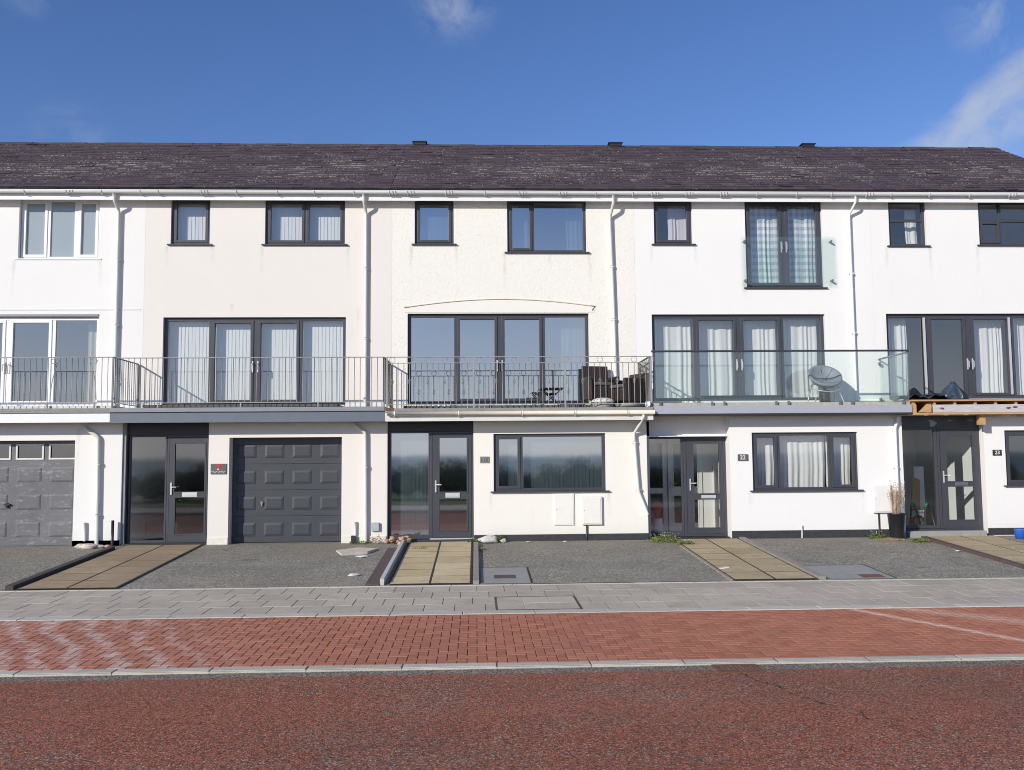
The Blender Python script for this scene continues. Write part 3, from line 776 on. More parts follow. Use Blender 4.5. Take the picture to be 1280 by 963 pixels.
def shell(P, x0, x1, wu, wl, holes_u, holes_l, fl_lo=.02, th=.22, zg=0.0, lower_top=2.60):
    g = wall(MB(), x0, x1-.002, 2.60, ZT, YU, th, holes_u); g.build('upper_wall', M[wu], P)
    g = wall(MB(), x0, x1-.002, zg-.3, lower_top, 0.0, th, holes_l); g.build('lower_wall', M[wl], P)
    for a, b in ((x0+.001, x0+.09), (x1-.09, x1-.001)):
        g = MB(); g.box(a, b, YU+th+.002, 8.8, 2.3801, 7.2); g.box(a, b, th+.002, 8.8, -.1, 2.38); g.build('party_wall', M['interior'], P)
    g = MB(); g.box(x0, x1, 8.801, 9.0, -.1, 7.3); g.build('rear_wall', M['interior'], P)
    g = MB(); g.box(x0+.091, x1-.091, th+.003, 8.8, -.1, fl_lo); g.box(x0+.091, x1-.091, YU+th+.003, 8.8, 2.64, 2.74); g.box(x0+.091, x1-.091, YU+th+.003, 8.8, 4.99, 5.10)
    g.build('floor', M['carpet'], P)
    g = MB(); g.box(x0+.091, x1-.091, th+.003, 8.8, 2.385, 2.40); g.box(x0+.091, x1-.091, YU+th+.003, 8.8, 4.97, 4.985); g.box(x0+.002, x1-.002, YU+th+.003, 8.8, 7.205, 7.22); 
    # partition behind the front rooms
    g.box(x0+.091, x1-.091, 4.6, 4.7, 2.741, 4.969); g.box(x0+.091, x1-.091, 4.0, 4.1, 5.101, 7.204); g.box((x0+x1)/2-.5, (x0+x1)/2-.42, YU+th+.004, 3.999, 5.101, 7.204)
    g.build('ceiling', M['ceiling'], P)

def deck_slab(P, x0, x1, zt, zb, ytop, mat, edge=None):
    g = MB(); g.box(x0+.002, x1-.002, -.36, YU-.003, zb+.02, zt-.012); ob = g.build('balcony', M[mat], P); return ob

def door_leaf(P, x0, x1, z0, z1, y, panes, letter, handle, hd=1, gm='glass', fm='anthracite', lm='letter', name='front_door'):
    """panes: list of (x0,x1,z0,z1)"""
    g = MB(); wall(g, x0, x1, z0, z1, y, .05, panes)
    d = g.build(name, M[fm], P, bevel=.004)
    b = MB()
    for p in panes: b.ring(p[0]-.022, p[1]+.022, p[2]-.022, p[3]+.022, .03, y-.009, y-.001)
    b.build('bead', M[fm], d, bevel=.003)
    for p in panes:
        q = MB(); q.face([(p[0], y+.02, p[2]), (p[1], y+.02, p[2]), (p[1], y+.02, p[3]), (p[0], y+.02, p[3])]); q.build('pane', M[gm], d)
    if letter:
        l = MB(); l.box(letter[0], letter[1], y-.016, y-.0095, letter[2], letter[3]); l.box(letter[0]+.02, letter[1]-.02, y-.022, y-.0162, letter[2]+.02, letter[3]-.02); l.build('letter_plate', M[lm], d, bevel=.002)
    lever(handle[0], y-.0095, handle[1], hd).build('handle', M['letter'], d)
    return d

def balcony_door(P, x0, x1, z0, z1, mull, fm, gm='glass', doors=(1, 2), label=None, handles=True):
    W = window(P, x0, x1, z0, z1, mull, doors, None, YU+.07, fm, gm, 0, .06, 'balcony_door', .08, label, bot=.07, sw=.05)
    if handles:
        m = mull[1][0] if isinstance(mull[1], tuple) else mull[1]
        for q, d in ((-.055, -1), (.055, 1)):
            h = MB(); z = 3.62; h.box(m+q-.014, m+q+.014, YU+.044, YU+.055, z-.12, z+.12)
            h.tube([(m+q, YU+.05, z+.06), (m+q, YU+.0, z+.06), (m+q, YU-.01, z+.05), (m+q, YU-.012, z-.08)], .011, 8); h.build('handle', M['letter'], W)
    return W

def curtain(x0, x1, z0, z1, y, mat, waves, name, label, cat='curtain', amp=.022, seed=0, header=.06):
    rn = random.Random(seed); g = MB(); n = max(24, int(waves*9)); ph = [rn.uniform(0, 6.28) for _ in range(4)]; m = 7
    def yy(t, s):
        k = amp * (math.sin(2*PI*waves*t + ph[0] + 1.6*math.sin(2*PI*t*1.3 + ph[1])) * (.55 + .35*math.sin(2*PI*t*1.7 + ph[3])) + .7*math.sin(2*PI*waves*.41*t + ph[2]))
        return y + k * (.45 + .55*s)
    for j in range(m):
        s0, s1 = j/m, (j+1)/m
        for i in range(n):
            t0, t1 = i/n, (i+1)/n
            def p(t, s): return (x0 + (x1-x0)*t + .012*math.sin(7*s + ph[3])*s, yy(t, s), z1 - (z1-z0)*s)
            g.face([p(t0, s1), p(t1, s1), p(t1, s0), p(t0, s0)], smooth=True)
    return tag(g.build(name, M[mat], None), label, cat)

def vblind(x0, x1, z0, z1, y, mat, label, ang=-7, w=.089, seed=0):
    rn = random.Random(seed); g = MB(); x = x0 + w*.4
    while x < x1:
        a = R(ang + rn.uniform(-4, 4)); dx, dy = w*.52*math.cos(a), w*.54*math.sin(a)
        g.face([(x-dx, y-dy, z0 + rn.uniform(0, .008)), (x+dx, y+dy, z0), (x+dx, y+dy, z1), (x-dx, y-dy, z1)]); x += w*.86
    ob = g.build('vertical_blind', M[mat], None); tag(ob, label, 'window blind', 'vertical blinds')
    h = MB(); h.box(x0, x1, y-.02, y+.03, z1, z1+.035); h.build('head_rail', M['upvc'], ob)
    return ob

def interior_panel(P, *a): pass

GH = 'terraced houses in the row'
def house(x0, x1, label):
    return thing('terraced_house', ((x0+x1)/2, 0, 0), label, 'house', GH)

# ================================================================= house 19 (left)
x0, x1 = B[0], B[1]
H = house(x0, x1, 'white house at the left end with white window frames and a worn grey garage door')
fl = (-11.72, -7.92, 2.80, 4.69)
shell(H, x0, x1, 'wall_white', 'wall_white', [(-9.64, -7.97, 5.92, 7.24), fl], [(-10.50, -7.91, -.01, 2.07)])
roof = roof_part(H, x0, x1, 1); eaves(H, x0, x1, 1)
window(H, -9.63, -7.98, 5.93, 7.23, ((-9.06, .075), (-8.475, .10)), (0, 2), None, YU+.09, 'upvc', 'glass_frost', sillm='upvc')
balcony_door(H, -11.71, -7.93, 2.80, 4.68, ((-10.75, .09), (-9.82, .12), (-8.88, .09)), 'upvc', 'glass_mid')
g = MB(); g.box(-11.9, -7.93, YU-.02, YU+.08, 4.70, 4.74); g.build('lintel', M['cap_grey'], H)
g = MB(); g.box(x0, -7.06, YU-.012, YU-.001, 4.83, 4.845); g.build('render_bead', M['upvc_old'], H)
g = MB(); g.box(x0, x1-.002, -.36, YU-.003, 2.43, 2.675); bal = g.build('balcony', M['deck_grey'], H)
g = MB(); g.box(x0, -7.095, -.402, -.362, 2.405, 2.588); g.build('balcony_fascia', M['upvc'], bal)
g = MB(); g.box(x0, -7.06, -.43, -.362, 2.589, 2.678); g.build('edge_strip', M['lead'], bal)
g = MB()
for i in range(44): g.box(x0 + i*.116, x0 + i*.116 + .10, -.30, .93, 2.677, 2.735)
g.build('deck_boards', M['stone_white'], bal)
rl = rail_plain(H, x0, -7.06, -.35, 2.68, 2.795, 3.682, (-11.2, -9.7, -8.32, -7.42))
s = MB()
for cx, k in ((-8.2, 1), (-7.45, -1), (-10.9, 1)):
    pts = [(cx + .07*math.cos(t*.5), -.35, 3.60 + .05*math.sin(t*.5)) for t in range(11)] + [(cx + .055 - .12*q - .03*math.sin(q*PI), -.35, 3.56 - .72*q) for q in [i/10 for i in range(11)]]
    s.tube([(cx + k*(p[0]-cx), p[1], p[2]) for p in pts], .008, 6)
s.build('scroll', M['iron'], rl)
rail_side(H, -7.075, -.35, .97, 2.68, 2.79, 3.68)
g = MB(); g.face([(x0+.003, .85, 7.2), (x0+.003, 5.0, 9.72), (x0+.003, 9.0, 7.2)]); g.box(x0+.002, x0+.2, YU+.23, 9.0, 2.4, 7.2); g.build('gable_wall', M['wall_white'], H)
# garage door with four glazed lights over three rows of raised panels
gx0, gx1, gy = -10.49, -7.92, .20
gd = thing('garage_door', (0, 0, 0), None, None); gd.parent = H; ORG[gd.name] = ORG[H.name]
cw = (gx1-gx0)/4; lights = []; pan = []
for c in range(4):
    a = gx0 + c*cw + .10 + .0; b = a + cw - .17
    lights.append((a-.03, b+.03, 1.70, 2.0))
    for r in range(3): pan.append((a, b, .17 + r*.54, .17 + r*.54 + .30))
g = MB(); wall(g, gx0, gx1, .005, 2.065, gy, .04, lights); g.build('door_leaf', M['garage_worn'], gd)
def raised(mb, a, b, c, d, y, e=.035, lift=.014):
    A = [(a, y-.001, c), (b, y-.001, c), (b, y-.001, d), (a, y-.001, d)]; Mi = [(a+.012, y-.007, c+.012), (b-.012, y-.007, c+.012), (b-.012, y-.007, d-.012), (a+.012, y-.007, d-.012)]
    I = [(a+e, y-lift, c+e), (b-e, y-lift, c+e), (b-e, y-lift, d-e), (a+e, y-lift, d-e)]
    for k in range(4):
        j = (k+1) % 4; mb.face([A[k], A[j], Mi[j], Mi[k]]); mb.face([Mi[k], Mi[j], I[j], I[k]])
    mb.face(I)
for p in pan:
    g = MB(); raised(g, *p, gy); g.build('raised_panel', M['garage_worn'], gd)
for l in lights:
    g = MB(); g.ring(l[0]-.005, l[1]+.005, l[2]-.005, l[3]+.005, .032, gy-.016, gy-.001); g.build('light_frame', M['upvc_old'], gd)
    g = MB(); g.face([(l[0], gy+.015, l[2]), (l[1], gy+.015, l[2]), (l[1], gy+.015, l[3]), (l[0], gy+.015, l[3])]); g.build('pane', M['glass_frost'] if False else M['glass'], gd)
g = MB(); g.box(-9.33, -9.21, gy-.05, gy-.001, .80, .825); g.box(-9.285, -9.255, gy-.045, gy-.001, .75, .84); g.build('handle', M['black_plastic'], gd)
g = MB(); wall(g, -7.909, -7.0, .001, .105, -.012, .012, []); g.box(-7.915, -7.0, -.012, 0, .0, .105); g.build('plinth', M['plinth'], H)
downpipe(H, curved([(-7.575, .74, 7.27), (-7.575, .76, 7.12), (-7.545, .94, 6.95), (-7.54, .945, 2.72)]), .034, 'upvc_old', [(-7.54, .945, 5.9), (-7.54, .945, 4.5), (-7.54, .945, 3.3)])
downpipe(H, curved([(-7.70, -.06, 2.36), (-7.70, -.06, 2.30), (-7.44, -.055, 2.13), (-7.42, -.055, .03)]), .036, 'upvc_old', [(-7.42, -.055, 1.6), (-7.42, -.055, .6)])
g = MB(); g.tube([(-7.66, -.035, .10), (-7.66, -.035, .46)], .024, 10); w = g.build('waste_stub', M['upvc_old'], H)
g = MB(); g.tube([(-7.10, -.10, .0), (-7.10, -.10, .50)], .028, 10); g.build('cut_pipe', M['anth_dark'], H)

# ================================================================= house 20
x0, x1 = B[1], B[2]
H = house(x0, x1, 'pinkish cream house with an anthracite garage door and wide grey balcony edge')
ff = (-6.585, -2.757, 2.80, 4.67)
shell(H, x0, x1, 'wall_pink', 'wall_pink', [(-6.47, -5.65, 6.23, 7.24), (-4.485, -2.79, 6.23, 7.24), ff], [(-6.99, -5.305, -.01, 2.59), (-4.90, -2.68, -.01, 2.10)], th=.30)
roof = roof_part(H, x0, x1, 2); eaves(H, x0, x1, 2); pass
window(H, -6.46, -5.66, 6.24, 7.23, (), (0,), None)
window(H, -4.475, -2.80, 6.24, 7.23, ((-3.64, .06),), (0, 1), None)
balcony_door(H, -6.575, -2.767, 2.80, 4.66, ((-5.61, .075), (-4.665, .11), (-3.72, .075)), 'anthracite', 'glass')
g = MB(); g.box(x0+.002, x1-.002, -.36, YU-.003, 2.41, 2.68); bal = g.build('balcony', M['deck_grey'], H)
g = MB(); g.box(-7.093, x1+.0, -.405, -.361, 2.390, 2.590); g.build('balcony_fascia', M['fascia_grey'], bal)
g = MB(); g.box(-7.10, x1+.0, -.44, -.361, 2.592, 2.680); g.build('edge_strip', M['cap_grey'], bal, bevel=.01)
g = MB()
for i in range(11): g.box(-6.55, -2.75, -.2 + i*.10, -.2 + i*.10 + .085, 2.70, 2.75)
g.build('deck_boards', M['decking_dark'], bal)
rail_plain(H, -7.0, -1.83, -.35, 2.68, 2.775, 3.664, (-6.2, -4.6, -3.1, -2.05))
# dark porch frame: fascia panel, side light, door
yp = .10
g = MB(); g.box(-6.988, -6.91, yp+.012, yp+.10, .0, 2.16); g.box(-6.988, -5.307, yp, yp+.08, 2.165, 2.585); pf = g.build('porch_panel', M['anth_dark'], H)
g = MB(); 
for k in range(4): g.box(-6.17, -5.98, yp-.012, yp-.001, 2.24 + k*.018, 2.25 + k*.018)
g.build('vent', M['black_plastic'], pf)
g = MB(); g.box(-6.9995, -6.93, .03, .098, -.0, 2.585); g.build('porch_reveal', M['cap_grey'], H)
window(H, -6.90, -6.155, .035, 2.16, (), (), None, yp+.02, 'anthracite', 'glass', 0, .035, 'side_light', .07, bot=.05)
g = MB(); g.ring(-6.15, -5.307, .035, 2.16, .045, yp+.02, yp+.09, wb=.03); g.build('door_frame', M['anthracite'], H, bevel=.004)
door_leaf(H, -6.10, -5.352, .068, 2.11, yp+.012, [(-6.00, -5.40, 1.03, 1.995), (-5.98, -5.40, .205, .925)], (-5.84, -5.54, .935, 1.025), (-6.055, 1.10), 1)
g = MB(); g.box(-6.99, -5.307, .0, .30, -.01, .033); g.build('threshold', M['anth_dark'], H)
# anthracite sectional garage door
gd = thing('garage_door', (0, 0, 0), None, None); gd.parent = H; ORG[gd.name] = ORG[H.name]
gx0, gx1, gy = -4.90, -2.68, .262
g = MB(); z = .012
for k in range(4): g.box(gx0+.002, gx1-.002, gy, gy+.035, z, z + .518); z += .521
g.build('door_leaf', M['garage_anth'], gd, bevel=.004)
cw = (gx1-gx0)/4
for c in range(4):
    for r in range(4): g = MB(); raised(g, gx0 + c*cw + .085, gx0 + c*cw + .085 + .39, .13 + r*.521, .13 + r*.521 + .275, gy, .05, .016); g.build('raised_panel', M['garage_anth'], gd)
g = MB(); g.tube([(-4.30, gy-.001, .80), (-4.30, gy-.03, .80)], .03, 12); g.box(-4.312, -4.288, gy-.045, gy-.03, .74, .83); g.build('handle', M['steel'], gd)
for a, b in ((-5.304, -4.901), (-2.679, -1.80)):
    g = MB(); g.box(a, b, -.02, -.0, .0, .135); g.build('plinth', M['plinth_pale'], H)
downpipe(H, curved([(-2.36, .74, 7.27), (-2.36, .76, 7.12), (-2.335, .94, 6.92), (-2.335, .945, 2.72)]), .034, 'upvc_old', [(-2.335, .945, 5.7), (-2.335, .945, 4.2)])
downpipe(H, curved([(-2.43, -.06, 2.40), (-2.43, -.06, 2.33), (-2.21, -.055, 2.19), (-2.195, -.055, .02)]), .036, 'upvc_old', [(-2.195, -.055, 1.5)])
g = MB(); g.tube([(-2.40, -.035, .13), (-2.395, -.035, .42)], .022, 10); w = g.build('waste_stub', M['upvc_old'], H)
g = MB(); g.box(-2.475, -2.385, -.09, -.021, .01, .15); g.build('boot', M['anth_dark'], w)
g = MB(); g.box(-2.09, -1.93, -.06, -.001, .235, .40); g.build('socket_box', M['box_grey'], H, bevel=.008)
# slate name plaque: red emblem over a line of white script, unreadable in the photograph
g = MB(); g.box(-5.255, -4.945, -.018, -.001, 1.38, 1.585); sg = g.build('name_plaque', M['sign_slate'], H, bevel=.004)
g = MB()
for (a, b, c, d) in ((-5.125, -5.06, 1.545, 1.575), (-5.135, -5.05, 1.515, 1.545), (-5.12, -5.085, 1.50, 1.515), (-5.09, -5.055, 1.485, 1.514)): g.box(a, b, -.022, -.0185, c, d)
g.build('emblem', M['red'], sg)
g = MB(); g.blob((-5.105, -.019, 1.475), .018, (1, .2, .8), 3, 2); g.build('emblem_spot', M['digit'], sg)
g = MB(); g.tube([(-5.235 + i*.0091, -.021, 1.425 + .016*math.sin(i*1.9) + .007*math.sin(i*.7)) for i in range(31)], .0042, 5); g.build('script', M['digit'], sg)

# ================================================================= house 21
x0, x1 = B[2], B[3]
H = house(x0, x1, 'cream roughcast house number 21 with ornate balcony railings and a shallow arch moulding')
ff = (-1.45, 2.425, 2.80, 4.74)
shell(H, x0, x1, 'wall_cream', 'wall_cream_flat', [(-1.30, -.465, 6.24, 7.24), (.69, 2.40, 6.065, 7.24), ff], [(-1.775, -.056, -.01, 2.59), (.346, 2.602, .985, 2.14)], lower_top=2.55)
roof = roof_part(H, x0, x1, 3); eaves(H, x0, x1, 3); ridge_vent(roof, -1.43)
window(H, -1.29, -.475, 6.25, 7.23, (), (0,), None, gm='glass_coated')
window(H, .70, 2.39, 6.075, 7.23, ((1.245, .06),), (0,), None, gm='glass_coated')
balcony_door(H, -1.44, 2.415, 2.80, 4.73, ((-.425, .075), (.51, .12), (1.45, .075)), 'anthracite', 'glass_coated')
# arch moulding: flat infill below a thin segmental drip line
g = MB(); N = 28; arc = []
for i in range(N+1):
    t = i/N; x = -1.52 + t*(2.56+1.52); arc.append((x, 4.86 + .17*math.sin(PI*t)**.9 + .02*t))
for i in range(N):
    (xa, za), (xb, zb) = arc[i], arc[i+1]
    g.face([(xa, YU-.006, 4.765), (xb, YU-.006, 4.765), (xb, YU-.006, zb), (xa, YU-.006, za)])
ar = g.build('arch_panel', M['wall_cream_flat'], H)
g = MB(); g.tube([(x, YU-.012, z+.012) for x, z in arc] + [(2.50, YU-.012, 4.80)], .014, 6); g.build('drip_mould', M['upvc_cream'], ar)
g = MB(); g.box(x0+.002, x1-.002, -.36, YU-.003, 2.43, 2.638); bal = g.build('balcony', M['deck_grey'], H)
g = MB(); g.box(x0+.002, 3.51, -.402, -.361, 2.387, 2.56); g.build('balcony_fascia', M['upvc_old'], bal)
g = MB(); g.box(x0+.002, 3.51, -.43, -.361, 2.562, 2.640); g.build('edge_strip', M['lead'], bal)
g = MB(); g.tube([(x0+.05, -.455, 2.535), (3.53, -.455, 2.535)], .042, 12)
for px in (-1.6, -.35, .9, 1.95, 3.0): g.tube([(px-.02, -.455, 2.535), (px+.02, -.455, 2.535)], .049, 12); g.box(px-.012, px+.012, -.455, -.403, 2.475, 2.50)
g.build('balcony_gutter', M['upvc_cream'], bal)
g = MB(); g.box(x0+.01, x0+.16, -.44, -.3, 2.60, 2.655); g.build('rusty_corner', M['rust'], bal)
g = MB()
for i in range(33): g.box(-1.45 + i*.117, -1.45 + i*.117 + .10, .0, .9, 2.655, 2.715)
g.build('deck_boards', M['decking_dark'], bal)
# ornate railing: hoops between two top rails, baskets on every third bar
xa, xb, y = x0+.02, 3.50, -.35; zt, z2, zb = 3.66, 3.538, 2.715; n = 46
r = MB()
for i in range(n+1):
    x = xa + (xb-xa)*i/n; r.tube([(x, y, zb), (x, y, z2)], .0065, 6)
    if i % 3 == 1:
        zc = 3.17
        for a in (0, PI/2): r.tube([(x + .026*math.sin(PI*t/6)*math.cos(a), y + .026*math.sin(PI*t/6)*math.sin(a), zc-.06+.12*t/6) for t in range(7)], .0045, 5)
        for a in (0, PI/2): r.tube([(x - .026*math.sin(PI*t/6)*math.cos(a), y - .026*math.sin(PI*t/6)*math.sin(a), zc-.06+.12*t/6) for t in range(7)], .0045, 5)
        r.tube([(x + .056*math.cos(t*PI/9), y, (zt+z2)/2 + .056*math.sin(t*PI/9)) for t in range(18)], .0055, 5, close=True)
r.box(xa, xb, y-.006, y+.006, zb-.006, zb+.008); r.box(xa, xb, y-.012, y+.012, z2-.006, z2+.006)
ob = r.build('railing', M['iron'], H)
h = MB(); h.box(xa, xb, y-.018, y+.018, zt-.010, zt+.005); h.build('handrail', M['iron'], ob)
for px in (x0+.03, -.045, 1.77, 3.49):
    p = MB(); p.box(px-.016, px+.016, y-.016, y+.016, 2.60, zt-.011); p.build('post', M['iron'], ob)
rail_side(H, -1.81, -.33, .97, 2.66, 2.76, 3.66)
rail_side(H, 3.475, -.33, .97, 2.66, 2.76, 3.66, True)
# front door with full side light
yp = .07
g = MB(); g.box(-1.774, -.057, yp+.004, yp+.08, 2.20, 2.585); g.box(-1.774, -1.735, yp+.004, yp+.08, .06, 2.195); pf = g.build('porch_panel', M['anth_dark'], H)
window(H, -1.733, -.93, .06, 2.195, (), (), None, yp, 'anthracite', 'glass_coated', 0, .03, 'side_light', .07, bot=.08)
g = MB(); g.ring(-.925, -.057, .075, 2.195, .045, yp, yp+.07, wb=.012); g.build('door_frame', M['anthracite'], H, bevel=.004)
door_leaf(H, -.878, -.104, .092, 2.145, yp-.008, [(-.745, -.186, .984, 2.075), (-.747, -.189, .215, .846)], (-.62, -.33, .872, .970), (-.815, 1.10), 1, 'glass_coated')
g = MB(); g.box(-.93, -.057, yp-.09, yp+.01, .052, .073); th = g.build('threshold', M['letter'], H)
g = MB(); g.box(-1.774, -.057, .002, .21, -.02, .05); g.build('door_base', M['anthracite'], H)
window(H, .356, 2.592, .992, 2.13, ((.905, .06),), (0,), None, .05, 'anthracite', 'glass_coated')
g = MB(); g.box(-.054, 3.44, -.014, -.001, .0, .130); g.build('plinth', M['plinth'], H)
g = MB(); g.box(.074, .258, -.016, -.001, 1.558, 1.686); ns = g.build('number_plate', M['sign_bronze'], H, bevel=.003)
g = MB(); g.ring(.082, .250, 1.566, 1.678, .008, -.020, -.0165); g.build('border', M['digit_dull'], ns)
digit_text('21', .166, -.0165, 1.622, .07, 'digit_dull', ns)
def meter(P, x0, x1, z0, z1, d, mat, pipe=None):
    g = MB(); g.box(x0, x1, -d, -.001, z0, z1); o = g.build('meter_box', M[mat], P, bevel=.006)
    g = MB(); g.box(x0+.025, x1-.025, -d-.008, -d-.001, z0+.025, z1-.025); dd = g.build('meter_door', M[mat], o, bevel=.004)
    g = MB(); g.tube([(x0+.05, -d-.008, (z0+z1)/2), (x0+.05, -d-.014, (z0+z1)/2)], .012, 10); g.build('lock', M['box_grey'], o)
    if pipe:
        g = MB(); g.tube([(pipe, -d*.4, .0), (pipe, -d*.4, z0)], .014, 8); g.build('supply_pipe', M['anth_dark'], o)
meter(H, 1.545, 1.955, .305, .935, .022, 'meter_cream')
meter(H, 2.10, 2.505, .315, .875, .06, 'meter_cream', 2.20)
downpipe(H, curved([(2.965, .74, 7.27), (2.965, .76, 7.08), (2.915, .94, 6.84), (2.96, .945, 4.9), (2.985, .945, 2.68)]), .033, 'upvc_old', [(2.945, .945, 5.75), (2.965, .945, 4.6)])
downpipe(H, curved([(3.31, -.45, 2.50), (3.31, -.45, 2.43), (3.29, -.32, 2.36), (3.18, -.06, 2.13), (3.215, -.055, 1.5), (3.25, -.055, .97), (3.42, -.06, .50)]), .030, 'upvc_old', [(3.19, -.055, 1.95), (3.25, -.055, 1.0)])

# ================================================================= house 22
x0, x1 = B[3], B[4]
H = house(x0, x1, 'bright white house number 22 with a glass balcony and a glass juliet guard above')
ff = (3.79, 7.57, 2.84, 4.715)
shell(H, x0, x1, 'wall_white2', 'wall_white2', [(3.88, 4.715, 6.245, 7.24), (5.88, 7.58, 5.29, 7.24), ff], [(3.445, 5.132, -.01, 2.605), (5.592, 7.774, .955, 2.13)], lower_top=2.61)
roof = roof_part(H, x0, x1, 4); eaves(H, x0, x1, 4); ridge_vent(roof, 3.68)
window(H, 3.89, 4.705, 6.255, 7.23, (), (0,), None, gm='glass')
jw = window(H, 5.89, 7.57, 5.30, 7.23, ((6.735, .10),), (0, 1), None, YU+.06, name='juliet_door', sw=.06)
for q, d in ((-.055, 1), (.055, 1)):
    h = MB(); h.box(6.735+q-.014, 6.735+q+.014, YU+.036, YU+.0455, 6.08, 6.32); h.tube([(6.735+q, YU+.04, 6.28), (6.735+q, YU-.01, 6.28), (6.735+q, YU-.012, 6.14)], .01, 8); h.build('handle', M['letter'], jw)
g = MB(); g.box(5.755, 7.81, YU-.085, YU-.070, 5.33, 6.40); jg = g.build('juliet_glass', M['glass_green'], H)
for a in (5.83, 7.735):
    for z in (5.44, 6.30):
        g = MB(); g.tube([(a, YU-.001, z), (a, YU-.11, z)], .022, 12); g.build('standoff', M['steel_dull'], jg)
balcony_door(H, 3.80, 7.56, 2.84, 4.705, ((4.735, .075), (5.685, .12), (6.64, .075)), 'anthracite', 'glass')
g = MB(); g.box(x0+.002, x1-.002, -.30, YU-.003, 2.50, 2.715); bal = g.build('balcony', M['deck_beige'], H)
g = MB(); g.box(3.515, 8.735, -.405, -.301, 2.503, 2.660); g.build('balcony_fascia', M['fascia_blue'], bal)
g = MB(); g.box(3.515, 8.735, -.395, -.001, 2.468, 2.50); g.build('soffit', M['anth_dark'], bal)
g = MB(); g.box(3.53, 8.73, -.345, -.302, 2.662, 2.724); g.build('edge_strip', M['deck_beige'], bal)
for i in range(4):
    a = 3.54 + i*1.295; g = MB(); g.box(a, a+1.285, -.372, -.358, 2.735, 3.725)
    b = g.build('glass_panel', M['glass_green'], bal)
    for px in (a+.12, a+1.165):
        c = MB(); c.box(px-.02, px+.02, -.39, -.346, 2.661, 2.745); c.build('clamp', M['steel_dull'], b)
g = MB(); g.tube([(3.50, -.365, 3.755), (8.73, -.365, 3.755), (8.715, -.365, 3.755)], .021, 12); g.build('handrail', M['steel_dull'], bal)
g = MB(); g.box(8.705, 8.719, -.33, .93, 2.735, 3.69); b = g.build('glass_panel', M['glass_green'], bal)
g = MB(); g.tube([(8.712, -.33, 3.72), (8.712, .97, 3.72)], .018, 10); g.build('handrail', M['steel_dull'], bal)
for z in (3.62, 2.85):
    g = MB(); g.tube([(8.69, .93, z), (8.735, .93, z)], .035, 12); g.build('clamp', M['steel_dull'], bal)
# recessed porch of 22
yp = .30
g = MB(); g.box(3.446, 5.130, .222, .30, 2.08, 2.60); g.box(5.132, 5.20, .223, .36, 0, 2.6); g.build('porch_lintel', M['wall_white2'], H)
g = MB(); g.box(3.452, 5.130, .12, .45, 2.062, 2.078); g.build('porch_soffit', M['upvc'], H)
window(H, 3.455, 4.245, .03, 2.06, (), (), None, yp, 'anthracite', 'glass', 0, .04, 'side_light', .07, bot=.10)
g = MB(); g.ring(4.25, 5.130, .03, 2.06, .06, yp, yp+.07, wb=.05); g.build('door_frame', M['anthracite'], H, bevel=.004)
door_leaf(H, 4.313, 5.067, .083, 1.998, yp-.008, [(4.45, 4.99, .895, 1.925), (4.45, 4.99, .20, .780)], (4.60, 4.90, .80, .865), (4.375, 1.08), 1, 'glass')
g = MB(); g.box(3.452, 5.130, .10, .40, -.02, .028); g.build('door_base', M['anth_dark'], H)
# inner white lobby door seen through the glass
yq = 1.45
il = window(H, 3.50, 4.15, .03, 2.05, (), (), None, yq, 'white_door', 'glass_clear', 0, .10, 'lobby_light', .07, bot=.18)
g = MB(); g.box(3.60, 4.05, yq+.005, yq+.065, .86, .98); g.build('mid_rail', M['white_door'], il)
ld = door_leaf(H, 4.16, 4.90, .03, 2.05, yq-.05, [(4.27, 4.80, 1.0, 1.93), (4.27, 4.80, .22, .82)], None, (4.22, 1.05), 1, 'glass_clear', 'white_door', name='lobby_door')
g = MB(); g.box(4.91, 5.20, yq-.02, yq+.1, .02, 2.38); g.box(3.455, 5.2, yq, yq+.06, 2.055, 2.38); g.box(5.15, 5.25, .37, yq-.02, .02, 2.38); g.build('lobby_wall', M['ceiling'], H)
window(H, 5.602, 7.764, .962, 2.12, ((6.145, .07), (7.207, .07)), (0, 2), None, .05, 'anthracite', 'glass')
g = MB(); g.box(5.135, 8.655, -.014, -.001, .0, .155); g.build('plinth', M['plinth'], H)
g = MB(); g.box(5.291, 5.504, -.016, -.001, 1.558, 1.692); ns = g.build('number_plate', M['sign_slate'], H, bevel=.003)
digit_text('22', 5.392, -.0165, 1.625, .082, 'digit', ns)
for a in (5.305, 5.49):
    g = MB(); g.tube([(a, -.0165, 1.625), (a, -.021, 1.625)], .005, 8); g.build('screw', M['steel'], ns)
meter(H, 8.02, 8.405, .49, 1.055, .06, 'meter_white', 8.14)
downpipe(H, curved([(8.245, .74, 7.27), (8.245, .76, 7.12), (8.17, .94, 6.90), (8.18, .945, 2.90), (8.22, .94, 2.83), (8.66, .93, 2.83)]), .026, 'upvc', [(8.175, .945, 5.6), (8.18, .945, 4.3)])
downpipe(H, curved([(8.60, -.06, 2.44), (8.60, -.06, 2.36), (8.535, -.055, 2.22), (8.53, -.055, .05)]), .032, 'upvc', [(8.53, -.055, 1.4)])

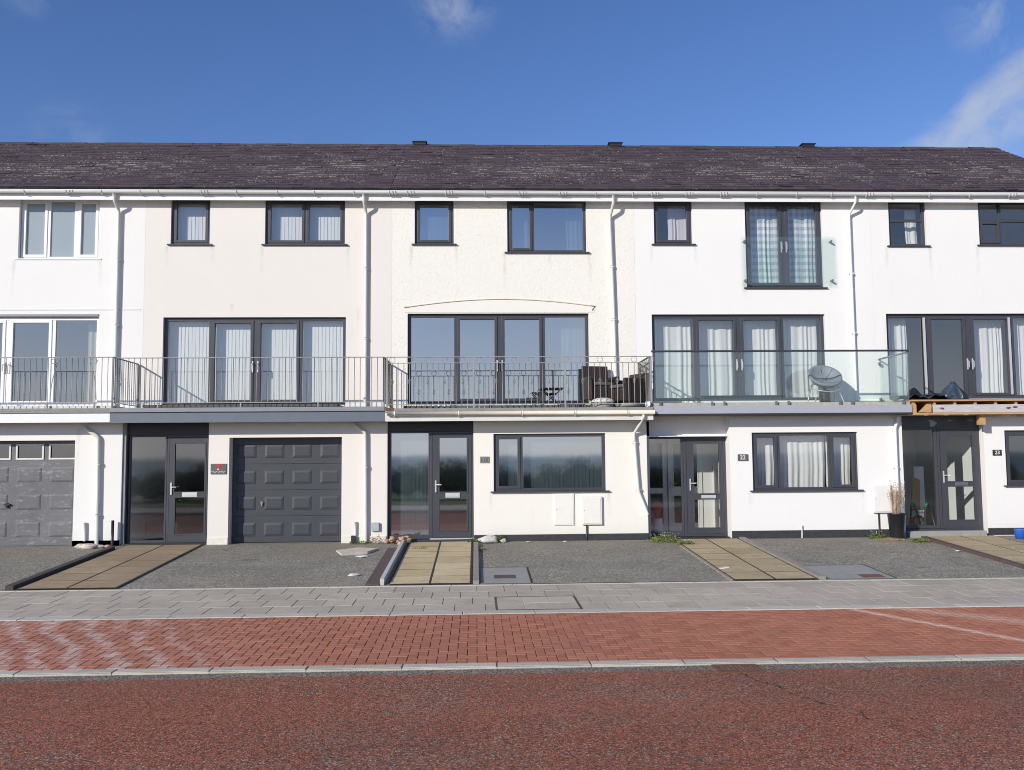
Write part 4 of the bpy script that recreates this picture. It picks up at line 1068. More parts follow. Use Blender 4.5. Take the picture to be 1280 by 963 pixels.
# ================================================================= house 23
x0, x1 = B[4], B[5]
H = house(x0, x1, 'white house number 23 under renovation with its balcony stripped to bare timbers')
ff = (8.925, 12.845, 2.86, 4.72)
shell(H, x0, x1, 'wall_white3', 'wall_white3', [(9.07, 9.90, 6.215, 7.24), (11.085, 12.83, 6.235, 7.24), ff], [(8.70, 10.40, -.01, 2.46), (10.84, 13.0, 1.01, 2.14)], lower_top=2.50)
roof = roof_part(H, x0, x1+.12, 5); ridge_vent(roof, 8.80); eaves(H, x0, x1+.1, 5)
g = MB(); g.face([(x1-.003, .85, 7.2), (x1-.003, 9.0, 7.2), (x1-.003, 5.0, 9.72)]); g.box(x1-.2, x1-.002, YU+.23, 9.0, -.1, 7.2); g.build('gable_wall', M['wall_white3'], H)
window(H, 9.08, 9.89, 6.225, 7.23, (), (), 6.80, gm='glass')
window(H, 11.095, 12.82, 6.245, 7.23, ((11.60, .06), (12.28, .06)), (0,), 6.80, gm='glass')
bd = balcony_door(H, 8.935, 12.835, 2.87, 4.71, ((9.85, .10), (10.77, .14), (11.74, .10)), 'anthracite', 'glass')
g = MB(); g.box(9.755, 9.80, YU+.03, YU+.065, 2.95, 4.64); g.box(11.655, 11.695, YU+.03, YU+.065, 2.95, 4.64); g.build('silver_trim', M['letter'], bd)
# stripped balcony: joists, boards and grey rim
bal = thing('balcony', (0, 0, 0), None, None); bal.parent = H; ORG[bal.name] = ORG[H.name]
g = MB(); g.box(8.74, x1, -.42, YU-.003, 2.725, 2.755); g.build('deck_sheet', M['wood'], bal)
g = MB(); g.box(8.74, x1, -.30, YU-.003, 2.757, 2.775); g.build('felt', M['bin_black'], bal)
g = MB(); g.box(9.17, x1, -.40, -.362, 2.495, 2.655); g.build('rim_board', M['wood_grey'], bal, bevel=.004)
g = MB(); xx = 8.78
while xx < x1: g.box(xx, xx+.05, -.36, YU-.004, 2.50, 2.724); xx += .42
g.build('joist', M['wood'], bal)
g = MB(); g.box(8.755, 8.83, -.40, -.362, 2.475, 2.66); g.box(8.755, x1, -.41, -.30, 2.455, 2.493); g.build('bottom_batten', M['wood'], bal)
g = MB(); g.face([(8.86, -.39, 2.50), (9.12, -.39, 2.50), (9.12, -.39, 2.67), (9.04, -.39, 2.67)]); g.face([(8.86, -.43, 2.50), (9.12, -.43, 2.50), (9.12, -.43, 2.67), (9.04, -.43, 2.67)])
g.face([(8.86, -.43, 2.50), (9.04, -.43, 2.67), (9.04, -.39, 2.67), (8.86, -.39, 2.50)]); g.face([(9.12, -.43, 2.50), (9.12, -.43, 2.67), (9.12, -.39, 2.67), (9.12, -.39, 2.50)]); g.build('brace_block', M['wood'], bal)
g = MB(); g.box(10.17, 10.29, -.30, -.18, 2.25, 2.454); g.build('post_stub', M['wood'], bal)
g = MB()
for k in range(16): g.blob((10.35 + k*.16, -.05, 2.47 + random.uniform(-.02, .02)), random.uniform(.04, .08), (1.4, .8, .6), k, 2)
g.build('broken_render', M['stone'], bal)
g = MB()
for c in ((10.72, 2.585), (10.86, 2.60), (9.35, 2.575), (11.9, 2.58)): g.blob((c[0], -.402, c[1]), .03, (1.5, .2, .7), int(c[0]*10), 2)
g.build('rust_knot', M['rust'], bal)
# porch of 23
yp = .16
g = MB(); g.box(8.702, 10.398, yp, yp+.08, 2.225, 2.455); g.build('porch_panel', M['anthracite'], H)
g = MB(); g.box(8.702, 10.398, .02, .4, -.02, .04); g.box(8.702, 10.30, -.14, .018, -.02, .115); g.build('step', M['concrete'], H, bevel=.01)
g = MB(); g.box(8.702, 10.398, yp, yp+.09, .042, .145); g.build('door_base', M['anthracite'], H)
window(H, 8.705, 9.50, .15, 2.22, (), (), None, yp, 'anthracite', 'glass_clear', 0, .06, 'side_light', .07, bot=.06)
g = MB(); g.ring(9.505, 10.398, .15, 2.22, .05, yp, yp+.07, wb=.04); g.build('door_frame', M['anthracite'], H, bevel=.004)
door_leaf(H, 9.56, 10.345, .195, 2.165, yp-.008, [(9.68, 10.24, 1.10, 2.05), (9.68, 10.24, .315, 1.0)], (9.83, 10.10, 1.015, 1.085), (9.60, 1.20), 1, 'glass_clear', lm='steel_dull')
g = MB(); g.box(9.30, 10.6, 2.9, 3.0, .02, 2.38); g.box(10.42, 10.50, .28, 2.9, .02, 2.38); g.build('hall_wall', M['ceiling'], H)
g = MB(); g.box(8.76, 8.86, .9, 1.0, .02, 2.2); g.box(8.96, 9.03, .95, 1.02, .02, 2.2); g.build('bare_stud', M['wood_pale'], H)
window(H, 10.85, 12.99, 1.02, 2.13, ((11.5, .06), (12.4, .06)), (0, 2), None, .05, 'anthracite', 'glass')
g = MB(); g.box(10.403, x1, -.014, -.001, .02, .155); g.build('plinth', M['plinth'], H)
g = MB(); g.box(10.57, 10.755, -.016, -.001, 1.627, 1.744); ns = g.build('number_plate', M['anth_dark'], H, bevel=.003)
digit_text('23', 10.662, -.0165, 1.685, .075, 'digit', ns)

# ------------------------------------------------------------------ blinds and curtains
vblind(-6.42, -5.70, 6.20, 7.16, 1.23, 'blind', 'white vertical blind in the small top window of the pinkish house', seed=1)
vblind(-4.43, -2.84, 6.20, 7.16, 1.23, 'blind', 'white vertical blind in the wide top window of the pinkish house', seed=2)
vblind(-6.52, -2.82, 2.80, 4.62, 1.255, 'blind', 'long white vertical blind across the balcony doors of the pinkish house', seed=3)
vblind(.38, 2.56, 1.02, 2.10, .24, 'blind_blue', 'pale vertical blind behind the ground floor window of number 21', seed=4)
vblind(-1.70, -.95, .10, 2.15, .25, 'blind_blue', 'pale vertical blind behind the tall side light of door 21', seed=5)
vblind(-1.26, -.5, 6.22, 7.16, 1.22, 'blind_blue', 'pale blue blind in the small top window of number 21', ang=-6, seed=6)
curtain(1.98, 2.34, 6.05, 7.15, 1.32, 'blind_blue', 4, 'curtain', 'pale blue curtain at the right of the large top window of number 21', seed=1)
curtain(.76, 1.16, 6.05, 7.15, 1.32, 'blind_blue', 4, 'curtain', 'pale blue curtain at the left of the large top window of number 21', seed=11)
curtain(1.85, 2.38, 2.80, 4.66, 1.42, 'blind_blue', 5, 'curtain', 'pale curtain at the right end of the balcony doors of number 21', seed=2)
curtain(4.24, 4.66, 6.22, 7.16, 1.27, 'curtain_pink', 4, 'curtain', 'pale lilac curtain in the small top window of number 22', seed=3)
curtain(5.95, 6.68, 5.30, 7.16, 1.27, 'gingham', 6, 'curtain', 'left one of two blue gingham curtains behind the juliet guard', seed=4, amp=.025)
curtain(6.80, 7.52, 5.30, 7.16, 1.27, 'gingham', 6, 'curtain', 'right one of two blue gingham curtains behind the juliet guard', seed=5, amp=.025)
for k, (a, b, l) in enumerate(((3.90, 4.70, 'white curtain at the far left of the glass balcony doors'), (4.80, 5.62, 'white curtain left of the middle of the glass balcony doors'), (5.74, 6.58, 'white curtain right of the middle of the glass balcony doors'), (6.70, 7.5, 'white curtain behind the grey tub chair'))):
    curtain(a, b, 2.80, 4.64, 1.34, 'curtain', 7, 'curtain', l, seed=20+k, amp=.024)
curtain(5.66, 6.12, .98, 2.08, .29, 'curtain', 5, 'curtain', 'white curtain in the left light of the ground window of number 22', seed=30)
curtain(6.16, 7.19, .98, 2.08, .29, 'curtain', 9, 'curtain', 'wide white curtain in the middle light of the ground window of number 22', seed=31)
curtain(7.22, 7.72, .98, 2.08, .29, 'curtain', 5, 'curtain', 'white curtain in the right light of the ground window of number 22', seed=32)
curtain(9.58, 9.84, 6.22, 7.1, 1.32, 'curtain', 3, 'curtain', 'white curtain at the right of the small top window of number 23', seed=33)
curtain(8.99, 9.52, 2.86, 4.66, 1.33, 'curtain', 6, 'curtain', 'sheer white curtain left in the balcony doors of number 23', seed=34, amp=.03)
curtain(10.86, 11.66, 2.86, 4.66, 1.33, 'curtain', 9, 'curtain', 'wide sheer white curtain right of the door handles of number 23', seed=35, amp=.03)
curtain(11.80, 12.75, 2.86, 4.66, 1.33, 'curtain', 9, 'curtain', 'sheer white curtain at the right edge of the balcony doors of number 23', seed=36, amp=.03)
curtain(-8.30, -7.98, 2.80, 4.62, 1.42, 'curtain_cream', 4, 'curtain', 'cream curtain at the right of the white framed balcony doors', seed=37)
curtain(-11.65, -11.2, 2.80, 4.62, 1.42, 'curtain_cream', 4, 'curtain', 'cream curtain at the left of the white framed balcony doors', seed=38)

# ------------------------------------------------------------------ things on the balconies
def armchair(loc, rz, label, hb=.88, w=.62):
    t = thing('rattan_armchair', loc, label, 'armchair', 'dark rattan armchairs'); t.rotation_euler.z = rz
    o = ORG[t.name]; ORG[t.name] = (0, 0, 0)
    g = MB(); g.box(-w/2+.07, w/2-.07, -.28, .24, .14, .40); g.build('seat', M['rattan'], t, bevel=.02)
    g = MB(); zz = .40
    P = [(-w/2+.03, .20, .14), (w/2-.03, .20, .14), (w/2-.03, .30, .14), (-w/2+.03, .30, .14)]; Q = [(-w/2+.03, .30, hb), (w/2-.03, .30, hb), (w/2-.03, .36, hb), (-w/2+.03, .36, hb)]
    g.face(P[::-1]); g.face(Q)
    for k in range(4): j = (k+1) % 4; g.face([P[k], P[j], Q[j], Q[k]])
    g.build('backrest', M['rattan'], t, bevel=.015)
    for s in (-1, 1):
        g = MB(); g.box(s*(w/2-.07), s*w/2, -.30, .199, .12, .60); g.build('armrest', M['rattan'], t, bevel=.02)
        for y in (-.27, .25):
            g = MB(); g.box(s*(w/2-.06), s*(w/2-.02), y-.02, y+.02, 0, .13); g.build('leg', M['rattan'], t)
    g = MB(); g.box(-w/2+.08, w/2-.08, -.29, .18, .405, .48); g.build('cushion', M['decking_dark'], t, bevel=.025)
    return t
armchair((2.58, .50, 2.716), R(12), 'tall dark rattan armchair on the balcony of number 21 beside its glass doors', .86)
armchair((3.10, .22, 2.65), R(-62), 'low dark rattan armchair turned sideways in the balcony corner of number 21', .72, .66)

bt = thing('bistro_table', (1.55, .35, 2.70), 'small dark folding table on the balcony of number 21', 'table')
g = MB()
for k in range(6): g.box(1.32 + k*.078, 1.32 + k*.078 + .062, .16, .54, 3.065, 3.08)
g.box(1.31, 1.79, .20, .225, 3.045, 3.064); g.box(1.31, 1.79, .475, .50, 3.045, 3.064); g.build('tabletop', M['anth_dark'], bt)
for s in (.2, .5):
    g = MB(); g.tube([(1.36, s, 2.718), (1.74, s, 3.046)], .011, 6); g.build('leg', M['anth_dark'], bt)
    g = MB(); g.tube([(1.74, s-.02, 2.718), (1.36, s-.02, 3.046)], .011, 6); g.build('leg', M['anth_dark'], bt)
ch = thing('folding_stool', (1.25, .30, 2.70), 'low dark folding stool beside the bistro table', 'stool')
g = MB()
for k in range(4): g.box(1.12 + k*.07, 1.12 + k*.07 + .055, .10, .40, 2.97, 2.985)
g.build('seat', M['anth_dark'], ch)
for a, b in ((1.14, 1.36), (1.36, 1.14)):
    g = MB(); g.tube([(a, .12, 2.718), (b, .12, 2.97)], .009, 6); g.tube([(a, .38, 2.718), (b, .38, 2.97)], .009, 6); g.build('leg', M['anth_dark'], ch)
dr = thing('lidded_drum', (2.55, -.12, 2.64), 'pale round drum with a domed lid behind the balcony railing of number 21', 'planter')
g = MB(); g.lathe([(.20, 2.641), (.215, 2.66), (.215, 2.76)], 2.55, -.12, 28); g.build('drum', M['tray'], dr)
g = MB(); g.lathe([(.235, 2.755), (.235, 2.775), (.20, 2.81), (.12, 2.84), (.0, 2.85)], 2.55, -.12, 28); g.build('lid', M['cover'], dr)
g = MB(); g.lathe([(0, 2.652), (.25, 2.652), (.30, 2.72), (.29, 2.725), (.24, 2.665), (0, 2.662)], 3.06, -.12, 28)
tag(g.build('shallow_bowl', M['tray'], None), 'shallow grey bowl on the deck beneath the low armchair', 'bowl')
g = MB(); g.tube([(3.36, -.40, 2.70), (3.44, -.40, 2.70)], .05, 14); g.tube([(3.44, -.40, 2.70), (3.445, -.40, 2.70)], .058, 14); g.tube([(3.40, -.40, 2.641), (3.40, -.40, 2.66)], .02, 8)
tag(g.build('floodlight', M['upvc'], None), 'small white lamp fitting at the right corner of the balcony of number 21', 'lamp')

tc = thing('tub_chair', (7.30, .42, 2.716), 'grey padded round tub chair with pale legs behind the balcony glass', 'chair')
tl = Matrix.Rotation(R(42), 3, 'X')
def tp(r, z): return (r, z)
g = MB(); prof = [(.0, -.16), (.16, -.145), (.27, -.09), (.335, 0.0), (.355, .03), (.345, .06), (.30, .05), (.25, -.01), (.15, -.065), (0, -.08)]
g.lathe(prof, 0, 0, 32, tilt=tl)
g.v = [(7.30 + x, .42 + y, 3.29 + z) for x, y, z in g.v]; sh = g.build('shell', M['cushion_grey'], tc)
g = MB()
for k in range(8):
    a = 2*PI*k/8; pts = [tl @ Vector((r*math.cos(a), r*math.sin(a), z + .006)) for r, z in ((.30, .05), (.25, -.01), (.15, -.065), (.02, -.08))]
    g.tube([(7.30 + p.x, .42 + p.y, 3.29 + p.z) for p in pts], .008, 5)
g.build('seam', M['cushion_grey'], sh)
g = MB(); g.tube([(7.30 + .30*math.cos(t*PI/14), .40 + .24*math.sin(t*PI/14), 3.07 + .10*math.sin(t*PI/14)) for t in range(28)], .012, 8, close=True); g.build('ring', M['tub_frame'], tc)
for dx, dy in ((-1, -1), (1, -1), (-1, 1), (1, 1)):
    g = MB(); g.tube([(7.30 + dx*.23, .41 + dy*.15, 3.05 + .06*dy), (7.30 + dx*.31, .42 + dy*.24, 2.717)], .013, 8); g.build('leg', M['tub_frame'], tc)
g = MB(); g.lathe([(.0, 2.716), (.11, 2.716), (.11, 3.02), (0, 3.02)], 7.32, .50, 20); tag(g.build('dark_drum', M['anth_dark'], None), 'dark drum standing under the grey tub chair', 'drum')

# black bag and sheet on the stripped balcony
g = MB(); pts = []
rn = random.Random(9)
bg = MB(); bg.lathe([(.28, 2.776), (.29, 2.80), (.24, 2.90), (.15, 3.03), (.06, 3.12), (.02, 3.16), (0, 3.16)], 0, 0, 18)
bg.v = [(9.93 + x*(.9 + .28*math.sin(5*math.atan2(y, x)+1)) + .03*rn.uniform(-1, 1), .25 + y*.6*(1+.3*math.sin(7*math.atan2(y, x))), z + .015*rn.uniform(-1, 1)) for x, y, z in bg.v]
tag(bg.build('rubbish_bag', M['bag'], None), 'dark blue peaked bag on the unfinished balcony in front of the doors', 'bag')
sh = MB(); n = 40
for i in range(n):
    for j in range(8):
        def P(i, j):
            x = 8.76 + (9.75-8.76)*i/n; y = -.22 + .9*j/8; return (x, y, 2.782 + .028*(1 + math.sin(x*13 + y*5)) + .018*(1+math.sin(x*31 - y*11)))
        sh.face([P(i, j), P(i+1, j), P(i+1, j+1), P(i, j+1)], smooth=True)
tag(sh.build('plastic_sheet', M['bin_black'], None), 'crumpled black plastic sheet at the left of the stripped balcony', 'sheet')

# ------------------------------------------------------------------ things in the porches and on the ground
um = thing('umbrella', (3.78, .95, .03), 'red umbrella standing in a holder inside the porch of number 22', 'umbrella')
g = MB(); g.lathe([(.02, .30), (.06, .42), (.10, .56), (.13, .60), (.12, .66), (.06, .70), (0, .71)], 3.80, .95, 14); g.build('canopy', M['red'], um)
g = MB(); g.tube([(3.80, .95, .05), (3.80, .95, .35)], .01, 8); g.build('shaft', M['steel_dull'], um)
g = MB(); g.lathe([(.11, .031), (.12, .05), (.12, .34), (.125, .36)], 3.80, .95, 18); tag(g.build('umbrella_stand', M['upvc'], None), 'white umbrella stand in the porch of number 22', 'umbrella stand')
g = MB(); g.box(3.52, 3.72, .75, .95, .03, .55); tag(g.build('dark_bin', M['dark_frame'], None, bevel=.02), 'dark bin beside the red umbrella in the porch', 'bin')

pp = thing('potted_plant', (-6.30, .85, .02), 'leafy house plant in a white pot behind the side light of the pinkish house', 'plant')
g = MB(); g.lathe([(.10, .021), (.12, .05), (.14, .36), (.145, .38), (.12, .38), (.11, .34), (0, .33)], -6.30, .85, 22); g.build('pot', M['upvc'], pp)
g = MB(); rn = random.Random(5)
for k in range(60):
    a = rn.uniform(0, 6.28); r = rn.uniform(.05, .38); z = rn.uniform(.55, 1.25)
    p = Vector((-6.30 + r*math.cos(a), .85 + .6*r*math.sin(a), z)); u = Vector((math.cos(a), math.sin(a), rn.uniform(-.8, .2))).normalized(); w = u.cross(Vector((0, 0, 1))).normalized(); s = rn.uniform(.06, .11)
    g.face([p, p + u*s*.5 + w*s*.35, p + u*s*1.2, p + u*s*.5 - w*s*.35])
g.build('leaves', M['plant'], pp)
g = MB()
for k in range(5): g.tube([(-6.30, .85, .33), (-6.30 + .05*math.sin(k*2), .85, .7), (-6.30 + .18*math.sin(k*2+.5), .85 + .1*math.cos(k), 1.0)], .008, 5)
g.build('stem', M['plant'], pp)
ln = thing('walking_stick', (-6.75, .6, .02), 'dark stick leaning in the porch of the pinkish house', 'stick')
g = MB(); g.tube([(-6.70, .60, .02), (-6.68, .55, .42)], .018, 8); g.build('shaft', M['wood_dark'], ln)

# tall black planter with dried plumes
pt = thing('planter', (8.37, -.30, .0), 'tall black planter of dried grass plumes by the door of house 23', 'planter')
g = MB(); zb = zdrive(0, -.30); g.lathe([(.0, zb+.002), (.115, zb+.002), (.125, zb+.03), (.165, .47), (.178, .475), (.178, .495), (.155, .495), (.15, .44), (0, .43)], 8.37, -.30, 30); g.build('pot', M['black_plastic'], pt)
g = MB(); g.lathe([(.0, .452), (.149, .445)], 8.37, -.30, 20); g.build('soil', M['soil'], pt)
g = MB(); rn = random.Random(11)
for k in range(120):
    a = rn.uniform(0, 6.28); r0 = rn.uniform(0, .07); h = rn.uniform(.35, .72); sp = rn.uniform(0, .12)
    b = Vector((8.37 + r0*math.cos(a), -.30 + r0*math.sin(a), .44)); t = b + Vector((sp*math.cos(a) + .05*h, sp*math.sin(a), h))
    m = (b + t)/2 + Vector((rn.uniform(-.02, .02), rn.uniform(-.02, .02), .02)); w = .0025
    g.face([b + Vector((-w, 0, 0)), b + Vector((w, 0, 0)), m + Vector((w*.8, 0, 0)), m - Vector((w*.8, 0, 0))]); g.face([m + Vector((-w*.8, 0, 0)), m + Vector((w*.8, 0, 0)), t])
    if k % 2 == 0:
        for q in range(16):
            f = rn.uniform(.45, 1.0); p = m.lerp(t, (f-.4)/.6); d = Vector((rn.gauss(0, 1), rn.gauss(0, 1), rn.uniform(.2, 1.6))).normalized() * rn.uniform(.02, .05)
            e = d.cross(Vector((0, 1, .3))).normalized()*.004; g.face([p - e, p + e, p + d])
g.build('plumes', M['plume'], pt)

# green framed barrow seen behind the side light of house 23
bf = thing('garden_trolley', (9.24, .45, .03), 'green and dark tubular frame with a pale seat inside the porch of house 23', 'trolley')
g = MB()
for s_ in (0, .30): g.tube([(8.98 + s_, .40, .16), (9.02 + s_, .40, .60), (9.08 + s_, .42, .66), (9.15 + s_, .46, .52), (9.26 + s_, .50, .16)], .018, 8)
g.tube([(9.01, .41, .52), (9.31, .41, .52)], .014, 8); g.build('frame', M['dark_frame'], bf)
for s_ in (0, .30): g = MB(); g.tube([(9.015 + s_, .40, .56), (9.06 + s_, .41, .655)], .03, 10); g.build('grip', M['green_frame'], bf)
g = MB(); g.box(9.02, 9.40, .53, .58, .34, .52); g.build('seat', M['stone_white'], bf, bevel=.02)
g = MB(); g.tube([(9.16 + .11*math.cos(t*PI/9), .40, .28 + .11*math.sin(t*PI/9)) for t in range(18)], .018, 8, close=True); g.build('wheel', M['dark_frame'], bf)
rn = random.Random(4); g = MB()
for k in range(22): g.blob((9.0 + rn.uniform(0, .5), .36 + rn.uniform(0, .15), .05 + .10*rn.random()), rn.uniform(.02, .05), (1.3, 1, .8), k, 2, .3)
tag(g.build('rubble', M['terracotta'], None), 'low heap of pinkish rubble on the porch floor of house 23', 'rubble', kind='stuff')
g = MB(); A = [(9.20, .80, .05), (9.38, .80, .05), (9.52, 1.0, 1.12), (9.36, 1.0, 1.18)]; Bk = [(x, y+.03, z) for x, y, z in A]
g.face(A); g.face(Bk[::-1])
for k in range(4): q = (k+1) % 4; g.face([A[k], Bk[k], Bk[q], A[q]])
tag(g.build('plank', M['wood_pale'], None), 'light brown board leaning inside the porch of house 23', 'board')
g = MB(); g.box(9.44, 9.66, 1.10, 1.13, .03, 1.40); tag(g.build('white_board', M['ceiling'], None), 'pale panel propped up inside the porch of house 23', 'board')

# debris by step 23
rn = random.Random(21)
g = MB()
for k in range(9):
    x = 10.75 + rn.uniform(0, .9); g.tube([(x, -.25 + rn.uniform(-.1, .1), .03 + rn.uniform(0, .1)), (x + .2, -.2 + rn.uniform(-.1, .1), .06 + rn.uniform(0, .1)), (x + .42, -.3, .02 + rn.uniform(0, .06))], .02, 6)
tag(g.build('red_netting', M['red'], None), 'tangle of red barrier netting on the ground by house 23', 'netting')
g = MB()
for k in range(10):
    x = 11.15 + rn.uniform(0, .9); g.blob((x, -.35 + rn.uniform(-.1, .1), .03 + rn.uniform(0, .10)), rn.uniform(.05, .11), (1.5, 1, .5), k, 2, .4)
tag(g.build('orange_netting', M['orange'], None), 'crumpled orange sheeting at the right edge by house 23', 'sheeting')
g = MB(); zb = zdrive(0, -.45)
for k in range(5): pass
g.lathe([(0, zb), (.09, zb), (.115, zb+.18), (.12, zb+.19), (.10, zb+.19), (.09, zb+.03), (0, zb+.03)], 0, 0, 20, tilt=None)
g.v = [(10.80 + x, -.45 + y, z) for x, y, z in g.v]; tag(g.build('bucket', M['blue'], None), 'small bright blue tub among the rubble by house 23', 'tub')
g = MB()
for k in range(5):
    x = 10.9 + k*.17; g.box(x, x + rn.uniform(.1, .4), -.55 + rn.uniform(-.15, .1), -.5 + .05*k/5, zdrive(0, -.5) + .005 + k*.002, zdrive(0, -.5) + .03 + k*.008)
tag(g.build('offcuts', M['wood_pale'], None), 'loose timber offcuts scattered beside the blue tub', 'offcuts')

# stones, weeds and flat slab
def stone(c, r, s, mat, label, seed, grp=None):
    g = MB(); g.blob(c, r, s, seed, 3, .16); return tag(g.build('stone', M[mat], None), label, 'stone', grp)
for k, (x, y, r, l) in enumerate(((-7.62, -.30, .075, 'leftmost pale beach stone at the foot of the white wall'), (-7.44, -.34, .09, 'large flat beach stone against the base of the white wall'), (-7.26, -.28, .06, 'rounded beach stone right of the flat one'), (-7.14, -.24, .05, 'small pinkish stone beside the cut grey pipe'))):
    stone((x, y, zdrive(0, y) + r*.45), r, (1.5, 1, .65), 'stone' if k != 3 else 'terracotta', l, k, 'stones at the foot of the white wall')
stone((.22, -.22, .05), .13, (1.5, .8, .62), 'stone_white', 'large white stone at the corner of the yellow path by number 21', 31)
stone((.52, -.20, .03), .05, (1.2, .8, .8), 'stone_white', 'small white stone right of the large one by number 21', 32)
rn = random.Random(3); g = MB()
for k in range(26):
    x = rn.uniform(-1.78, -1.30); y = rn.uniform(-.28, -.12); g.blob((x, y, zdrive(0, y) + rn.uniform(.02, .13)), rn.uniform(.025, .05), (1.3, 1, .8), k, 2, .3)
tag(g.build('broken_stones', M['terracotta'], None), 'heap of broken pinkish stones at the foot of the side light of door 21', 'rubble', kind='stuff')
g = MB(); z0 = zdrive(0, -1.15)
g.face([(-2.62, -1.05, z0 + .03), (-2.45, -1.55, z0 + .02), (-2.0, -1.40, z0 + .035), (-1.85, -.95, z0 + .05), (-2.25, -.80, z0 + .055)][::1]); 
g.face([(-2.62, -1.05, z0 - .02), (-2.25, -.80, z0), (-1.85, -.95, z0), (-2.0, -1.40, z0 - .02), (-2.45, -1.55, z0 - .04)])
pp5 = [(-2.62, -1.05), (-2.45, -1.55), (-2.0, -1.40), (-1.85, -.95), (-2.25, -.80)]; zt5 = [.03, .02, .035, .05, .055]
for k in range(5):
    j = (k+1) % 5; g.face([(*pp5[k], z0-.04), (*pp5[j], z0-.04), (*pp5[j], z0+zt5[j]), (*pp5[k], z0+zt5[k])])
tag(g.build('flat_slab', M['stone'], None), 'flat broken pale slab lying on the tarmac near the downpipe of the pinkish house', 'slab')

def weed(c, r, h, n, mat, label, seed, flowers=0, blade=False):
    rn = random.Random(seed); t = thing('weed', (c[0], c[1], c[2]), label, 'weed', 'weeds along the walls and paths'); g = MB()
    for k in range(n):
        a = rn.uniform(0, 6.28); rr = r * math.sqrt(rn.random()); b = Vector((c[0] + rr*math.cos(a), c[1] + rr*.6*math.sin(a), c[2])); hh = h * rn.uniform(.35, 1) * (1 - .5*rr/r)
        t_ = b + Vector((rn.uniform(-.4, .4)*h, rn.uniform(-.4, .4)*h, hh)); m = (b + t_)/2; w = Vector((rn.gauss(0, 1), rn.gauss(0, 1), 0)).normalized() * (.005 if blade else .02)
        if blade: g.face([b - w, b + w, t_])
        else:
            g.face([b - w*.15, b + w*.15, m]); 
            u = Vector((rn.gauss(0, 1), rn.gauss(0, 1), rn.uniform(0, .8))).normalized()*rn.uniform(.02, .04); g.face([t_ - u*.5, t_ + w*.8, t_ + u*.7, t_ - w*.8])
    g.build('foliage', M[mat], t)
    if flowers:
        f = MB()
        for k in range(flowers):
            a = rn.uniform(0, 6.28); rr = r*rn.random(); f.blob((c[0] + rr*math.cos(a), c[1] + rr*.6*math.sin(a), c[2] + h*rn.uniform(.7, 1.1)), .007, (1, 1, .6), k, 1, 0)
        f.build('flower', M['petal'], t)
    return t
def zz(y): return zdrive(0, y) + .004
weed((3.70, -.30, zz(-.3)), .30, .16, 420, 'weed2', 'clump of flowering weeds at the corner between number 21 and the porch of 22', 1, 26)
weed((4.02, -.75, zz(-.75)), .16, .10, 180, 'weed', 'low green weeds at the edge of the path to door 22', 2, 10)
weed((-.02, -.22, zz(-.2)), .16, .12, 160, 'weed', 'green weeds at the top of the concrete edging by door 21', 3)
weed((.05, -1.1, zz(-1.1)), .10, .07, 90, 'weed2', 'sparse weeds along the concrete edging by number 21', 4)
weed((.42, -.18, zz(-.2)), .10, .20, 110, 'weed', 'leafy weed behind the white stone by number 21', 5, 5)
weed((7.98, -.25, zz(-.25)), .16, .15, 220, 'weed', 'white flowering weed under the meter box of number 22', 6, 16)
weed((8.60, -.75, zz(-.75)), .20, .09, 240, 'weed2', 'low green weeds in front of the black planter', 7)
weed((-2.30, -.10, zz(-.1)), .22, .07, 150, 'weed', 'low weeds at the foot of the downpipe of the pinkish house', 8)
weed((-2.0, -.14, zz(-.1)), .13, .18, 90, 'plume', 'reddish dried weed under the grey box of the pinkish house', 9)
weed((-1.05, -.95, zz(-.95)+.02), .16, .06, 60, 'weed', 'thin grass growing from a slab joint of the yellow path', 10, 0, True)
weed((-1.36, -.2, zz(-.2)), .12, .14, 120, 'weed', 'green weed behind the broken stones by door 21', 12)
weed((8.15, -.45, zz(-.45)), .30, .07, 500, 'grass_dry', 'patch of dry straw coloured grass beside the black planter', 13, 0, True)
rn = random.Random(77)
for k, (x, y) in enumerate(((-2.05, -1.75), (-1.95, -3.55), (1.02, -.2), (1.75, -.2), (4.05, -3.4), (8.75, -1.9), (9.9, -1.7))):
    g = MB(); g.blob((x, y, zz(y) + .012), .03 if k not in (0, 1, 4) else .07, (1.5, .9, .3), k + 60, 2, .3)
    tag(g.build('pale_chip', M['stone_white'], None), ['pale chip of stone beside the broken slab on the tarmac', 'pale chip of stone near the foot of the brown strip', 'white pebble at the dark plinth of number 21, the one nearer its door', 'white pebble at the dark plinth of number 21 below the flush meter box', 'pale scrap on the tarmac left of the path to door 22', 'pale chip in front of the black planter', 'pale chip beside the brown edging of house 23'][k], 'stone chip', 'loose chips on the drives')
g = MB(); g.tube([(6.55, -.03, .0), (6.56, -.03, .25)], .012, 6)
tag(g.build('white_peg', M['upvc'], None), 'short white peg standing against the plinth of number 22', 'peg')

